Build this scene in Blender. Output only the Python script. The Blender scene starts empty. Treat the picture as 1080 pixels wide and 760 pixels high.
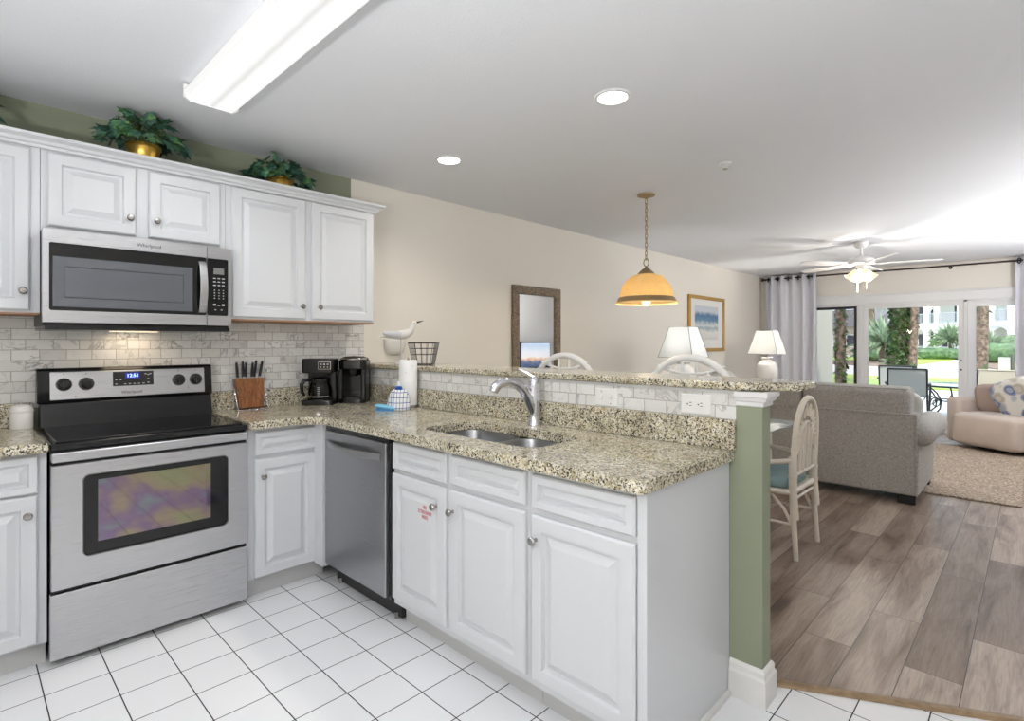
import bpy, bmesh, math, random
from mathutils import Vector, Matrix

random.seed(7)
PI = math.pi
S = bpy.context.scene
COL = S.collection

# ------------------------------------------------------------------ camera, world, sun, exposure
cam_d = bpy.data.cameras.new('camera')
cam_d.sensor_fit = 'HORIZONTAL'
cam_d.sensor_width = 36.0
cam_d.lens = 568.56 / 1080 * 36.0
cam_d.shift_y = -(380 - 361.26) / 1080
cam_d.clip_start = 0.05
cam_d.clip_end = 400
cam = bpy.data.objects.new('camera', cam_d)
COL.objects.link(cam)
cam.location = (-0.262, -3.491, 1.3146)
cam.rotation_euler = (PI / 2, 0, 0.7701 - PI / 2)
S.camera = cam

world = bpy.data.worlds.new('sky')
S.world = world
world.use_nodes = True
bg = world.node_tree.nodes['Background']
bg.inputs[0].default_value = (0.72, 0.84, 1.0, 1)
bg.inputs[1].default_value = 2.1

sun_d = bpy.data.lights.new('sun', 'SUN')
sun_d.energy = 3.4
sun_d.angle = 0.01
sun_d.color = (1.0, 0.95, 0.86)
sun = bpy.data.objects.new('sun', sun_d)
COL.objects.link(sun)
sun.rotation_euler = Vector((0.52, 0.30, -0.80)).to_track_quat('-Z', 'Y').to_euler()

S.view_settings.view_transform = 'Standard'
S.view_settings.look = 'None'
S.view_settings.gamma = 1.0
S.view_settings.use_curve_mapping = False
S.view_settings.exposure = 0.14

TUBE_E = 1.0        # fluorescent diffuser emission
CAN_W = 22.0         # each recessed can
PEND_W = 12.0
FAN_W = 26.0
LAMP_W = 20.0
BOX_W = 7.0         # each of the four downward lamps of the box light
HOOD_W = 0.45
FILL_W = 75.0      # each added, unseen fill lamp

# ------------------------------------------------------------------ materials
def lin(c):
    c = c / 255.0
    return c / 12.92 if c <= 0.04045 else ((c + 0.055) / 1.055) ** 2.4

def rgb(r, g, b):
    return (lin(r), lin(g), lin(b), 1.0)

class NT:
    def __init__(s, name):
        s.m = bpy.data.materials.new(name)
        s.m.use_nodes = True
        s.t = s.m.node_tree
        s.b = s.t.nodes['Principled BSDF']
        s.out = s.t.nodes['Material Output']
    def n(s, typ, **kw):
        k = s.t.nodes.new(typ)
        for a, v in kw.items():
            if a.startswith('i_'):
                key = a[2:]
                key = int(key) if key.isdigit() else key.replace('_', ' ')
                k.inputs[key].default_value = v
            else:
                setattr(k, a, v)
        return k
    def l(s, a, b):
        s.t.links.new(a, b)
    def coord(s, scale=(1, 1, 1), kind='Object'):
        tc = s.n('ShaderNodeTexCoord')
        mp = s.n('ShaderNodeMapping')
        mp.inputs['Scale'].default_value = scale
        s.l(tc.outputs[kind], mp.inputs[0])
        return mp.outputs[0]
    def ramp(s, fac, stops, interp='LINEAR'):
        r = s.n('ShaderNodeValToRGB')
        r.color_ramp.interpolation = interp
        els = r.color_ramp.elements
        while len(els) < len(stops):
            els.new(0.5)
        for e, (p, c) in zip(els, stops):
            e.position = p
            e.color = c
        s.l(fac, r.inputs[0])
        return r.outputs[0]
    def mix(s, fac, a, b, mode='MIX'):
        m = s.n('ShaderNodeMix', data_type='RGBA', blend_type=mode)
        for src, i in ((fac, 0), (a, 6), (b, 7)):
            if hasattr(src, 'is_linked') or hasattr(src, 'links'):
                s.l(src, m.inputs[i])
            else:
                m.inputs[i].default_value = src
        return m.outputs[2]
    def noise(s, vec, scale, detail=2, rough=0.5, dist=0.0):
        k = s.n('ShaderNodeTexNoise')
        k.inputs['Scale'].default_value = scale
        k.inputs['Detail'].default_value = detail
        k.inputs['Roughness'].default_value = rough
        k.inputs['Distortion'].default_value = dist
        if vec is not None:
            s.l(vec, k.inputs['Vector'])
        return k
    def bump(s, h, strength=0.3, dist=0.01):
        b = s.n('ShaderNodeBump')
        b.inputs['Strength'].default_value = strength
        b.inputs['Distance'].default_value = dist
        s.l(h, b.inputs['Height'])
        s.l(b.outputs[0], s.b.inputs['Normal'])
    def set(s, **kw):
        for k, v in kw.items():
            s.b.inputs[k.replace('_', ' ')].default_value = v
        return s

def plain(name, c, rough=0.5, metal=0.0, bump=None, var=0.0, **kw):
    t = NT(name)
    t.set(Base_Color=c, Roughness=rough, Metallic=metal, **kw)
    v = t.coord()
    if var:
        nz = t.noise(v, 3.0, 3)
        lo = tuple(x * (1 - var) for x in c[:3]) + (1,)
        hi = tuple(min(1, x * (1 + var)) for x in c[:3]) + (1,)
        t.l(t.ramp(nz.outputs[0], [(0.3, lo), (0.7, hi)]), t.b.inputs['Base Color'])
    if bump:
        sc, st, ds = bump
        nz = t.noise(v, sc, 3)
        t.bump(nz.outputs[0], st, ds)
    return t.m

def emit(name, c, strength):
    t = NT(name)
    t.set(Base_Color=c, Roughness=0.4)
    t.b.inputs['Emission Color'].default_value = c
    t.b.inputs['Emission Strength'].default_value = strength
    return t.m

M = {}
M['ceiling'] = plain('ceiling paint', rgb(232, 234, 238), 0.9, bump=(130, 0.35, 0.004))
M['green'] = plain('sage paint', rgb(142, 148, 126), 0.8, bump=(160, 0.12, 0.003))
M['white'] = plain('white cabinet paint', rgb(211, 213, 216), 0.32)
M['trim'] = plain('white trim paint', rgb(232, 232, 232), 0.35)
M['oldtrim'] = plain('scuffed white trim', rgb(226, 225, 222), 0.5, var=0.12)
M['underside'] = plain('bare wood cabinet underside', rgb(160, 118, 84), 0.6, var=0.1)
M['black'] = plain('black enamel', rgb(16, 16, 18), 0.18)
M['blackmatte'] = plain('black plastic', rgb(24, 24, 26), 0.42)
M['blackglass'] = plain('black cooktop glass', rgb(14, 14, 16), 0.06, IOR=1.5)
M['chrome'] = plain('chrome', rgb(215, 215, 220), 0.12, 1.0)
M['nickel'] = plain('knob nickel', rgb(165, 162, 158), 0.22, 1.0)
M['plate'] = plain('white plastic plate', rgb(236, 236, 234), 0.35)
M['ceramic'] = plain('glossy white ceramic', rgb(232, 230, 226), 0.15)
M['gold'] = plain('gold pot metal', rgb(212, 172, 84), 0.28, 1.0, bump=(60, 0.2, 0.004))
M['goldframe'] = plain('gilt frame', rgb(188, 148, 76), 0.4, 0.6, bump=(90, 0.3, 0.003))
M['brass'] = plain('antique brass', rgb(168, 146, 112), 0.4, 0.7)
M['ironblack'] = plain('black iron', rgb(26, 27, 32), 0.45)
M['rod'] = plain('dark bronze rod', rgb(60, 46, 40), 0.4, 0.4)
M['bluegrey'] = plain('dark bronze door frame', rgb(52, 52, 62), 0.4)
M['red'] = plain('red sticker ink', rgb(176, 40, 52), 0.5)
M['sticker'] = plain('clear white sticker', rgb(213, 214, 217), 0.45)
M['label'] = plain('dark grey lettering', rgb(40, 40, 44), 0.4)
M['key'] = plain('pale key print', rgb(190, 190, 192), 0.5)
M['clock'] = emit('clock digits', (0.35, 0.5, 1.0, 1), 3.0)
M['clockback'] = emit('clock window', (0.01, 0.02, 0.25, 1), 0.6)
M['lcd'] = plain('grey display', rgb(120, 122, 120), 0.3)
M['sinkbowl'] = plain('brushed sink steel', rgb(150, 152, 155), 0.28, 1.0)
M['blue'] = plain('blue soap plastic', rgb(44, 96, 190), 0.3)
M['lightblue'] = plain('light blue sponge', rgb(120, 190, 222), 0.8, bump=(200, 0.5, 0.002))
M['midblue'] = plain('blue tray', rgb(70, 140, 196), 0.4)
M['bird'] = plain('painted bird white', rgb(226, 224, 220), 0.5, var=0.06)
M['birdgrey'] = plain('painted wing grey', rgb(206, 206, 208), 0.5)
M['beak'] = plain('dark beak', rgb(58, 50, 48), 0.5)
M['wicker'] = plain('whitewashed rattan', rgb(226, 217, 203), 0.55, var=0.1, bump=(60, 0.3, 0.004))
M['stool'] = plain('white painted stool wood', rgb(228, 227, 225), 0.35)
M['teal'] = plain('teal seat fabric', rgb(142, 168, 170), 0.85, var=0.1, bump=(300, 0.3, 0.002))
M['velvet'] = plain('beige velvet', rgb(192, 178, 167), 0.85, var=0.09, bump=(40, 0.1, 0.006), Sheen_Weight=0.4)
M['taupe'] = plain('taupe pillow fabric', rgb(176, 158, 147), 0.9, bump=(400, 0.3, 0.002))
M['palepillow'] = plain('pale grey pillow fabric', rgb(205, 204, 200), 0.9, bump=(400, 0.3, 0.002))
M['rubber'] = plain('black sofa foot', rgb(22, 20, 20), 0.5)
M['fanwhite'] = plain('white fan enamel', rgb(228, 226, 224), 0.35)
M['endtable'] = plain('white end table wood', rgb(226, 224, 220), 0.4)
M['mirror'] = plain('mirror silvering', (0.92, 0.93, 0.93, 1), 0.015, 1.0)
M['kick'] = plain('toe kick paint', rgb(196, 196, 196), 0.5)
M['concrete'] = plain('patio concrete', rgb(206, 204, 200), 0.85, var=0.06)
M['road'] = plain('pale driveway', rgb(214, 208, 202), 0.9, var=0.06)
M['mulch'] = plain('brown mulch', rgb(138, 116, 100), 0.95, var=0.25, bump=(6, 0.8, 0.05))
M['stucco'] = plain('white stucco', rgb(238, 236, 230), 0.9)
M['privacy'] = plain('pale stucco divider', rgb(222, 218, 200), 0.9)
M['farroof'] = plain('grey shingle', rgb(120, 116, 116), 0.9, var=0.1)
M['darkwin'] = plain('dark window glass', rgb(62, 60, 66), 0.2)
M['railing'] = plain('pale railing', rgb(200, 204, 214), 0.5)
M['beigehouse'] = plain('tan stucco', rgb(196, 182, 164), 0.9, var=0.05)
M['taupesling'] = plain('beige sling mesh', rgb(188, 178, 160), 0.85, bump=(250, 0.4, 0.003))
M['greysling'] = plain('grey sling mesh', rgb(186, 184, 180), 0.85, bump=(250, 0.4, 0.003))
M['postgrey'] = plain('grey post', rgb(96, 96, 92), 0.6)

def steel_mat(name, c, rough, axis):
    t = NT(name)
    t.set(Base_Color=c, Metallic=1.0, Roughness=rough)
    sc = [900, 900, 900]
    sc[axis] = 6
    v = t.coord(tuple(sc))
    nz = t.noise(v, 1.0, 2)
    t.l(t.ramp(nz.outputs[0], [(0.25, (rough - 0.05,) * 3 + (1,)), (0.75, (rough + 0.07,) * 3 + (1,))]), t.b.inputs['Roughness'])
    t.bump(nz.outputs[0], 0.05, 0.0005)
    return t.m
M['steel'] = steel_mat('brushed steel', rgb(196, 196, 198), 0.30, 0)
M['steel_y'] = steel_mat('brushed steel dishwasher', rgb(168, 169, 172), 0.30, 1)

def wall_paint():
    t = NT('warm cream paint')
    t.set(Roughness=0.85, Base_Color=rgb(236, 231, 222))
    v = t.coord()
    t.bump(t.noise(v, 170, 3).outputs[0], 0.12, 0.003)
    return t.m
M['cream'] = wall_paint()
M['rightwall'] = plain('pale wall paint', rgb(224, 222, 218), 0.85)

def granite():
    t = NT('speckled granite')
    v = t.coord()
    wn = t.noise(v, 26, 3, 0.6)
    vo = t.n('ShaderNodeTexVoronoi')
    vo.inputs['Scale'].default_value = 165
    vo.inputs['Randomness'].default_value = 1.0
    dv = t.n('ShaderNodeVectorMath', operation='MULTIPLY_ADD')
    t.l(wn.outputs['Color'], dv.inputs[0])
    dv.inputs[1].default_value = (0.03, 0.03, 0.03)
    t.l(v, dv.inputs[2])
    t.l(dv.outputs[0], vo.inputs['Vector'])
    sep = t.n('ShaderNodeSeparateColor')
    t.l(vo.outputs['Color'], sep.inputs[0])
    c1 = t.ramp(sep.outputs[0], [(0.0, rgb(58, 54, 50)), (0.08, rgb(120, 112, 98)), (0.18, rgb(184, 176, 152)),
                                 (0.40, rgb(214, 208, 188)), (0.68, rgb(228, 224, 210)), (0.9, rgb(196, 184, 146))], 'CONSTANT')
    big = t.noise(v, 9, 4, 0.6)
    c2 = t.ramp(big.outputs[0], [(0.35, rgb(205, 200, 190)), (0.55, rgb(255, 255, 255)), (0.7, rgb(236, 224, 196))])
    c3 = t.mix(0.75, c1, c2, 'MULTIPLY')
    vo2 = t.n('ShaderNodeTexVoronoi')
    vo2.inputs['Scale'].default_value = 300
    t.l(dv.outputs[0], vo2.inputs['Vector'])
    sep2 = t.n('ShaderNodeSeparateColor')
    t.l(vo2.outputs['Color'], sep2.inputs[0])
    msk = t.ramp(sep2.outputs[1], [(0.0, (1, 1, 1, 1)), (0.14, (0, 0, 0, 1))], 'CONSTANT')
    c4 = t.mix(msk, c3, rgb(70, 64, 58))
    t.l(c4, t.b.inputs['Base Color'])
    t.set(Roughness=0.12)
    return t.m
M['granite'] = granite()

def brick_mat(name, axes, w, h, mortar, off, mortar_col, shift=(0, 0)):
    """returns (NT, brick colour random value, mortar factor, vector)"""
    t = NT(name)
    tc = t.n('ShaderNodeTexCoord')
    sp = t.n('ShaderNodeSeparateXYZ')
    t.l(tc.outputs['Object'], sp.inputs[0])
    cb = t.n('ShaderNodeCombineXYZ')
    for i in (0, 1):
        a = t.n('ShaderNodeMath', operation='ADD')
        t.l(sp.outputs[axes[i]], a.inputs[0])
        a.inputs[1].default_value = shift[i]
        t.l(a.outputs[0], cb.inputs[i])
    bk = t.n('ShaderNodeTexBrick', offset=off, squash=1.0)
    bk.inputs['Color1'].default_value = (0, 0, 0, 1)
    bk.inputs['Color2'].default_value = (1, 1, 1, 1)
    bk.inputs['Mortar'].default_value = (0.5, 0.5, 0.5, 1)
    bk.inputs['Scale'].default_value = 1.0
    bk.inputs['Mortar Size'].default_value = mortar
    bk.inputs['Mortar Smooth'].default_value = 0.1
    bk.inputs['Brick Width'].default_value = w
    bk.inputs['Row Height'].default_value = h
    t.l(cb.outputs[0], bk.inputs['Vector'])
    return t, bk.outputs['Color'], bk.outputs['Fac'], tc.outputs['Object'], cb.outputs[0]

def marble(name, axes, shift):
    t, rnd, fac, v, uv = brick_mat(name, axes, 0.1016, 0.0508, 0.0016, 0.5, None, shift)
    off = t.n('ShaderNodeVectorMath', operation='MULTIPLY_ADD')
    t.l(rnd, off.inputs[0]); off.inputs[1].default_value = (7, 5, 9); t.l(v, off.inputs[2])
    n1 = t.noise(off.outputs[0], 7.0, 4, 0.6, 1.2)
    vein = t.ramp(n1.outputs[0], [(0.465, (0, 0, 0, 1)), (0.495, (1, 1, 1, 1)), (0.505, (1, 1, 1, 1)), (0.535, (0, 0, 0, 1))])
    n2 = t.noise(off.outputs[0], 3.0, 2)
    amt = t.ramp(n2.outputs[0], [(0.45, (0.08, 0.08, 0.08, 1)), (0.68, (0.9, 0.9, 0.9, 1))])
    va = t.mix(1.0, vein, amt, 'MULTIPLY')
    base = t.ramp(rnd, [(0.0, rgb(214, 212, 208)), (0.5, rgb(226, 225, 222)), (1.0, rgb(234, 233, 231))])
    c = t.mix(va, base, rgb(140, 140, 144))
    c = t.mix(fac, c, rgb(168, 164, 158))
    t.l(c, t.b.inputs['Base Color'])
    t.set(Roughness=0.25)
    inv = t.n('ShaderNodeMath', operation='SUBTRACT'); inv.inputs[0].default_value = 1.0
    t.l(fac, inv.inputs[1])
    t.bump(inv.outputs[0], 0.35, 0.002)
    return t.m
M['marble_x'] = marble('marble subway tile back wall', (0, 2), (0.03, -1.026))
M['marble_y'] = marble('marble subway tile peninsula', (1, 2), (0.02, -1.026 + 0.0))

def tilefloor():
    s = 0.1985
    t, rnd, fac, v, uv = brick_mat('white floor tile', (0, 1), s, s, 0.0022, 0.0, None, (-0.760 + 40 * s, 0.645 + 40 * s))
    base = t.ramp(rnd, [(0.0, rgb(238, 239, 241)), (1.0, rgb(243, 244, 246))])
    c = t.mix(fac, base, rgb(48, 47, 56))
    t.l(c, t.b.inputs['Base Color'])
    rr = t.mix(fac, (0.22, 0.22, 0.22, 1), (0.8, 0.8, 0.8, 1))
    t.l(rr, t.b.inputs['Roughness'])
    inv = t.n('ShaderNodeMath', operation='SUBTRACT'); inv.inputs[0].default_value = 1.0
    t.l(fac, inv.inputs[1])
    t.bump(inv.outputs[0], 0.4, 0.003)
    return t.m
M['tile'] = tilefloor()

def woodfloor():
    t, rnd, fac, v, uv = brick_mat('weathered oak plank', (0, 1), 1.22, 0.186, 0.0016, 0.37, None, (20.3, 2.922 + 40 * 0.186))
    off = t.n('ShaderNodeVectorMath', operation='MULTIPLY_ADD')
    t.l(rnd, off.inputs[0]); off.inputs[1].default_value = (11, 3, 5); t.l(v, off.inputs[2])
    mp = t.n('ShaderNodeMapping'); mp.inputs['Scale'].default_value = (0.9, 6.0, 1.0)
    t.l(off.outputs[0], mp.inputs[0])
    n1 = t.noise(mp.outputs[0], 1.7, 5, 0.6, 0.6)
    mp2 = t.n('ShaderNodeMapping'); mp2.inputs['Scale'].default_value = (2.0, 36.0, 1.0)
    t.l(off.outputs[0], mp2.inputs[0])
    n2 = t.noise(mp2.outputs[0], 3.0, 4, 0.6, 0.8)
    base = t.ramp(rnd, [(0.0, rgb(140, 122, 108)), (0.4, rgb(164, 147, 133)), (1.0, rgb(184, 168, 154))])
    g1 = t.ramp(n1.outputs[0], [(0.30, rgb(150, 140, 137)), (0.42, rgb(215, 208, 204)), (0.58, rgb(255, 255, 255))])
    g2 = t.ramp(n2.outputs[0], [(0.3, rgb(205, 200, 196)), (0.6, rgb(255, 255, 255))])
    c = t.mix(1.0, base, g1, 'MULTIPLY')
    c = t.mix(0.8, c, g2, 'MULTIPLY')
    c = t.mix(fac, c, rgb(50, 40, 36))
    t.l(c, t.b.inputs['Base Color'])
    t.set(Roughness=0.38)
    t.bump(n2.outputs[0], 0.08, 0.002)
    return t.m
M['oak'] = woodfloor()

def grainwood(name, a, b, sc=(3, 3, 30), rough=0.4):
    t = NT(name)
    v = t.coord(sc)
    n1 = t.noise(v, 2.0, 4, 0.6, 1.5)
    t.l(t.ramp(n1.outputs[0], [(0.3, a), (0.7, b)]), t.b.inputs['Base Color'])
    t.set(Roughness=rough)
    return t.m
M['acacia'] = grainwood('acacia knife block', rgb(84, 46, 24), rgb(172, 112, 62), (45, 45, 6))
M['threshold'] = grainwood('threshold oak strip', rgb(128, 104, 78), rgb(166, 140, 108), (6, 6, 40))

def tweed(name, a, b, sc):
    t = NT(name)
    v = t.coord()
    n1 = t.noise(v, sc, 2, 0.7)
    n2 = t.noise(v, sc * 0.25, 3, 0.6)
    c = t.ramp(n1.outputs[0], [(0.35, a), (0.65, b)])
    g = t.ramp(n2.outputs[0], [(0.3, rgb(222, 222, 222)), (0.7, rgb(255, 255, 255))])
    t.l(t.mix(1.0, c, g, 'MULTIPLY'), t.b.inputs['Base Color'])
    t.set(Roughness=0.95)
    t.bump(n1.outputs[0], 0.35, 0.003)
    return t.m
M['tweed'] = tweed('grey tweed', rgb(140, 136, 130), rgb(206, 203, 198), 260)
M['jute'] = tweed('woven jute', rgb(126, 108, 94), rgb(204, 187, 168), 52)
M['ivory'] = tweed('ivory linen', rgb(214, 210, 202), rgb(232, 229, 222), 300)

def floral():
    t = NT('blue watercolour floral fabric')
    v = t.coord()
    wn = t.noise(v, 9, 3)
    dv = t.n('ShaderNodeVectorMath', operation='MULTIPLY_ADD')
    t.l(wn.outputs['Color'], dv.inputs[0]); dv.inputs[1].default_value = (0.06,) * 3; t.l(v, dv.inputs[2])
    vo = t.n('ShaderNodeTexVoronoi'); vo.inputs['Scale'].default_value = 8.5
    t.l(dv.outputs[0], vo.inputs['Vector'])
    sp = t.n('ShaderNodeSeparateColor'); t.l(vo.outputs['Color'], sp.inputs[0])
    tint = t.ramp(sp.outputs[0], [(0.0, rgb(92, 112, 160)), (0.28, rgb(132, 156, 190)), (0.48, rgb(178, 170, 156)), (0.72, rgb(106, 124, 166)), (0.86, rgb(160, 168, 176))], 'CONSTANT')
    ring = t.ramp(vo.outputs['Distance'], [(0.06, (0.25, 0.25, 0.25, 1)), (0.16, (0.75, 0.75, 0.75, 1)), (0.24, (0.45, 0.45, 0.45, 1)), (0.36, (1, 1, 1, 1)), (0.54, (0.7, 0.7, 0.7, 1)), (0.66, (0, 0, 0, 1))])
    c = t.mix(ring, rgb(226, 223, 216), tint)
    t.l(c, t.b.inputs['Base Color'])
    t.set(Roughness=0.9)
    return t.m
M['floral'] = floral()

def towelmat():
    t = NT('blue windowpane dish towel')
    t.set(Roughness=0.95)
    tc = t.n('ShaderNodeTexCoord')
    bk = t.n('ShaderNodeTexBrick', offset=0.0)
    for k, val in (('Color1', rgb(232, 233, 236)), ('Color2', rgb(232, 233, 236)), ('Mortar', rgb(98, 112, 156)),
                   ('Scale', 1.0), ('Mortar Size', 0.0022), ('Brick Width', 0.026), ('Row Height', 0.03)):
        bk.inputs[k].default_value = val
    sp = t.n('ShaderNodeSeparateXYZ'); t.l(tc.outputs['Object'], sp.inputs[0])
    cb = t.n('ShaderNodeCombineXYZ')
    ad = t.n('ShaderNodeMath', operation='SUBTRACT'); t.l(sp.outputs[0], ad.inputs[0]); t.l(sp.outputs[1], ad.inputs[1])
    t.l(ad.outputs[0], cb.inputs[0]); t.l(sp.outputs[2], cb.inputs[1])
    t.l(cb.outputs[0], bk.inputs['Vector'])
    t.l(bk.outputs['Color'], t.b.inputs['Base Color'])
    return t.m
M['towel'] = towelmat()

def papermat():
    t = NT('printed paper towel')
    v = t.coord()
    vo = t.n('ShaderNodeTexVoronoi'); vo.inputs['Scale'].default_value = 22
    t.l(v, vo.inputs['Vector'])
    c = t.ramp(vo.outputs['Distance'], [(0.0, rgb(206, 206, 214)), (0.16, rgb(236, 236, 236)), (1.0, rgb(238, 238, 238))])
    t.l(c, t.b.inputs['Base Color'])
    t.set(Roughness=0.95)
    t.bump(t.noise(v, 120, 2).outputs[0], 0.2, 0.002)
    return t.m
M['paper'] = papermat()

def paneglass(name, tint=(1, 1, 1, 1), refl=0.06):
    t = NT(name)
    tr = t.n('ShaderNodeBsdfTransparent'); tr.inputs[0].default_value = tint
    gl = t.n('ShaderNodeBsdfGlossy'); gl.inputs['Roughness'].default_value = 0.02
    fr = t.n('ShaderNodeFresnel'); fr.inputs[0].default_value = 1.25
    mx = t.n('ShaderNodeMixShader')
    t.l(fr.outputs[0], mx.inputs[0]); t.l(tr.outputs[0], mx.inputs[1]); t.l(gl.outputs[0], mx.inputs[2])
    t.l(mx.outputs[0], t.out.inputs[0])
    return t.m
M['pane'] = paneglass('window glass', (0.96, 0.98, 0.98, 1))
M['screenpane'] = paneglass('insect screen glass', (0.72, 0.72, 0.72, 1))
M['carafeglass'] = paneglass('carafe glass', (0.80, 0.80, 0.80, 1))
M['bulbglass'] = emit('glowing bulb', (1.0, 0.90, 0.72, 1), 3.0)
M['tabletop'] = plain('glass table top', rgb(196, 206, 208), 0.04, Transmission_Weight=0.35, IOR=1.5)
M['ovenglass'] = None

def translucent(name, c, w=0.6, em=0.0):
    t = NT(name)
    d = t.n('ShaderNodeBsdfDiffuse'); d.inputs[0].default_value = c
    tl = t.n('ShaderNodeBsdfTranslucent'); tl.inputs[0].default_value = c
    mx = t.n('ShaderNodeMixShader'); mx.inputs[0].default_value = w
    t.l(d.outputs[0], mx.inputs[1]); t.l(tl.outputs[0], mx.inputs[2])
    t.l(mx.outputs[0], t.out.inputs[0])
    return t.m
M['shade'] = translucent('white linen lampshade', rgb(242, 242, 240), 0.5)
M['amber'] = translucent('amber ribbed glass', rgb(244, 226, 182), 0.55)
M['frost'] = translucent('frosted fan glass', rgb(250, 242, 226), 0.6)
M['curtain'] = plain('pale lavender curtain', rgb(228, 228, 236), 0.9)

def oven_glass():
    t = NT('iridescent oven glass')
    v = t.coord((1.0, 1.0, 1.0))
    n1 = t.noise(v, 7, 2)
    c = t.ramp(n1.outputs[0], [(0.3, rgb(142, 146, 112)), (0.45, rgb(150, 136, 116)), (0.60, rgb(126, 108, 134)), (0.75, rgb(124, 146, 138))])
    t.l(c, t.b.inputs['Base Color'])
    t.set(Roughness=0.04, Metallic=0.85)
    return t.m
M['ovenglass'] = oven_glass()

def tubes_diffuser():
    """prismatic acrylic lens lit from inside by two lamp tubes"""
    t = NT('lit fluorescent lens')
    tc = t.n('ShaderNodeTexCoord'); sp = t.n('ShaderNodeSeparateXYZ')
    t.l(tc.outputs['Generated'], sp.inputs[0])
    k = t.ramp(sp.outputs[0], [(0.0, (0.74,) * 3 + (1,)), (0.24, (1, 1, 1, 1)), (0.36, (0.95,) * 3 + (1,)), (0.5, (0.64,) * 3 + (1,)), (0.64, (0.95,) * 3 + (1,)), (0.76, (1, 1, 1, 1)), (1.0, (0.72,) * 3 + (1,))])
    m = t.n('ShaderNodeMath', operation='MULTIPLY'); m.inputs[1].default_value = TUBE_E
    t.l(k, m.inputs[0])
    t.set(Base_Color=rgb(90, 90, 90), Roughness=0.5)
    t.b.inputs['Emission Color'].default_value = (1.0, 0.995, 0.98, 1)
    t.l(m.outputs[0], t.b.inputs['Emission Strength'])
    return t.m
M['tubes'] = tubes_diffuser()
M['canlens'] = emit('lit can lens', (1.0, 0.95, 0.88, 1), 14.0)

def leafmat(name, stops, sc):
    t = NT(name)
    v = t.coord()
    n1 = t.noise(v, sc, 3, 0.7)
    t.l(t.ramp(n1.outputs[0], stops), t.b.inputs['Base Color'])
    t.set(Roughness=0.5)
    return t.m
M['ivy'] = leafmat('silk ivy leaf', [(0.33, rgb(40, 74, 62)), (0.5, rgb(66, 108, 92)), (0.60, rgb(84, 132, 80)), (0.72, rgb(146, 186, 108))], 14)
M['treeivy'] = leafmat('climbing ivy', [(0.35, rgb(34, 52, 22)), (0.6, rgb(72, 96, 42)), (0.8, rgb(130, 140, 74))], 9)
M['hedge'] = leafmat('clipped hedge', [(0.35, rgb(58, 84, 52)), (0.6, rgb(104, 134, 88)), (0.8, rgb(150, 176, 120))], 3)
M['frond'] = leafmat('palm frond', [(0.35, rgb(120, 142, 112)), (0.65, rgb(176, 192, 160))], 2)
M['bark'] = leafmat('palm bark', [(0.35, rgb(72, 56, 44)), (0.55, rgb(122, 100, 82)), (0.75, rgb(168, 148, 126))], 12)
M['lawn'] = leafmat('sunlit lawn', [(0.3, rgb(148, 176, 48)), (0.7, rgb(180, 204, 74))], 2)
M['stemgreen'] = plain('ivy stem', rgb(88, 92, 54), 0.6)

def artmat(name, kind):
    t = NT(name)
    tc = t.n('ShaderNodeTexCoord'); sp = t.n('ShaderNodeSeparateXYZ')
    t.l(tc.outputs['Generated'], sp.inputs[0])
    wn = t.noise(tc.outputs['Generated'], 6, 4, 0.6)
    ad = t.n('ShaderNodeMath', operation='MULTIPLY_ADD')
    t.l(wn.outputs[0], ad.inputs[0]); ad.inputs[1].default_value = 0.3; t.l(sp.outputs[2], ad.inputs[2])
    if kind == 'sea':
        st = [(0.15, rgb(206, 206, 206)), (0.36, rgb(226, 224, 220)), (0.5, rgb(150, 168, 176)), (0.58, rgb(214, 216, 214)),
              (0.72, rgb(92, 132, 160)), (0.86, rgb(64, 108, 150)), (0.95, rgb(168, 178, 190)), (1.0, rgb(196, 202, 212))]
    else:
        st = [(0.2, rgb(70, 88, 120)), (0.38, rgb(110, 120, 150)), (0.48, rgb(226, 186, 156)), (0.60, rgb(240, 236, 236)), (1.0, rgb(196, 212, 232))]
    c = t.ramp(ad.outputs[0], st)
    t.l(c, t.b.inputs['Base Color'])
    t.set(Roughness=0.4)
    if kind != 'sea':
        t.l(c, t.b.inputs['Emission Color'])
        t.b.inputs['Emission Strength'].default_value = 0.5
    return t.m
M['seascape'] = artmat('seascape watercolour', 'sea')
M['tvimage'] = artmat('television picture', 'tv')
M['mat'] = plain('white picture mat', rgb(228, 228, 226), 0.7)

def ropeframe():
    t = NT('woven bronze frame')
    v = t.coord()
    vo = t.n('ShaderNodeTexVoronoi'); vo.inputs['Scale'].default_value = 90
    t.l(v, vo.inputs['Vector'])
    t.l(t.ramp(vo.outputs['Distance'], [(0.1, rgb(158, 140, 116)), (0.7, rgb(92, 76, 60))]), t.b.inputs['Base Color'])
    t.set(Roughness=0.55)
    t.bump(vo.outputs['Distance'], 0.6, 0.004)
    return t.m
M['rope'] = ropeframe()

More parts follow.
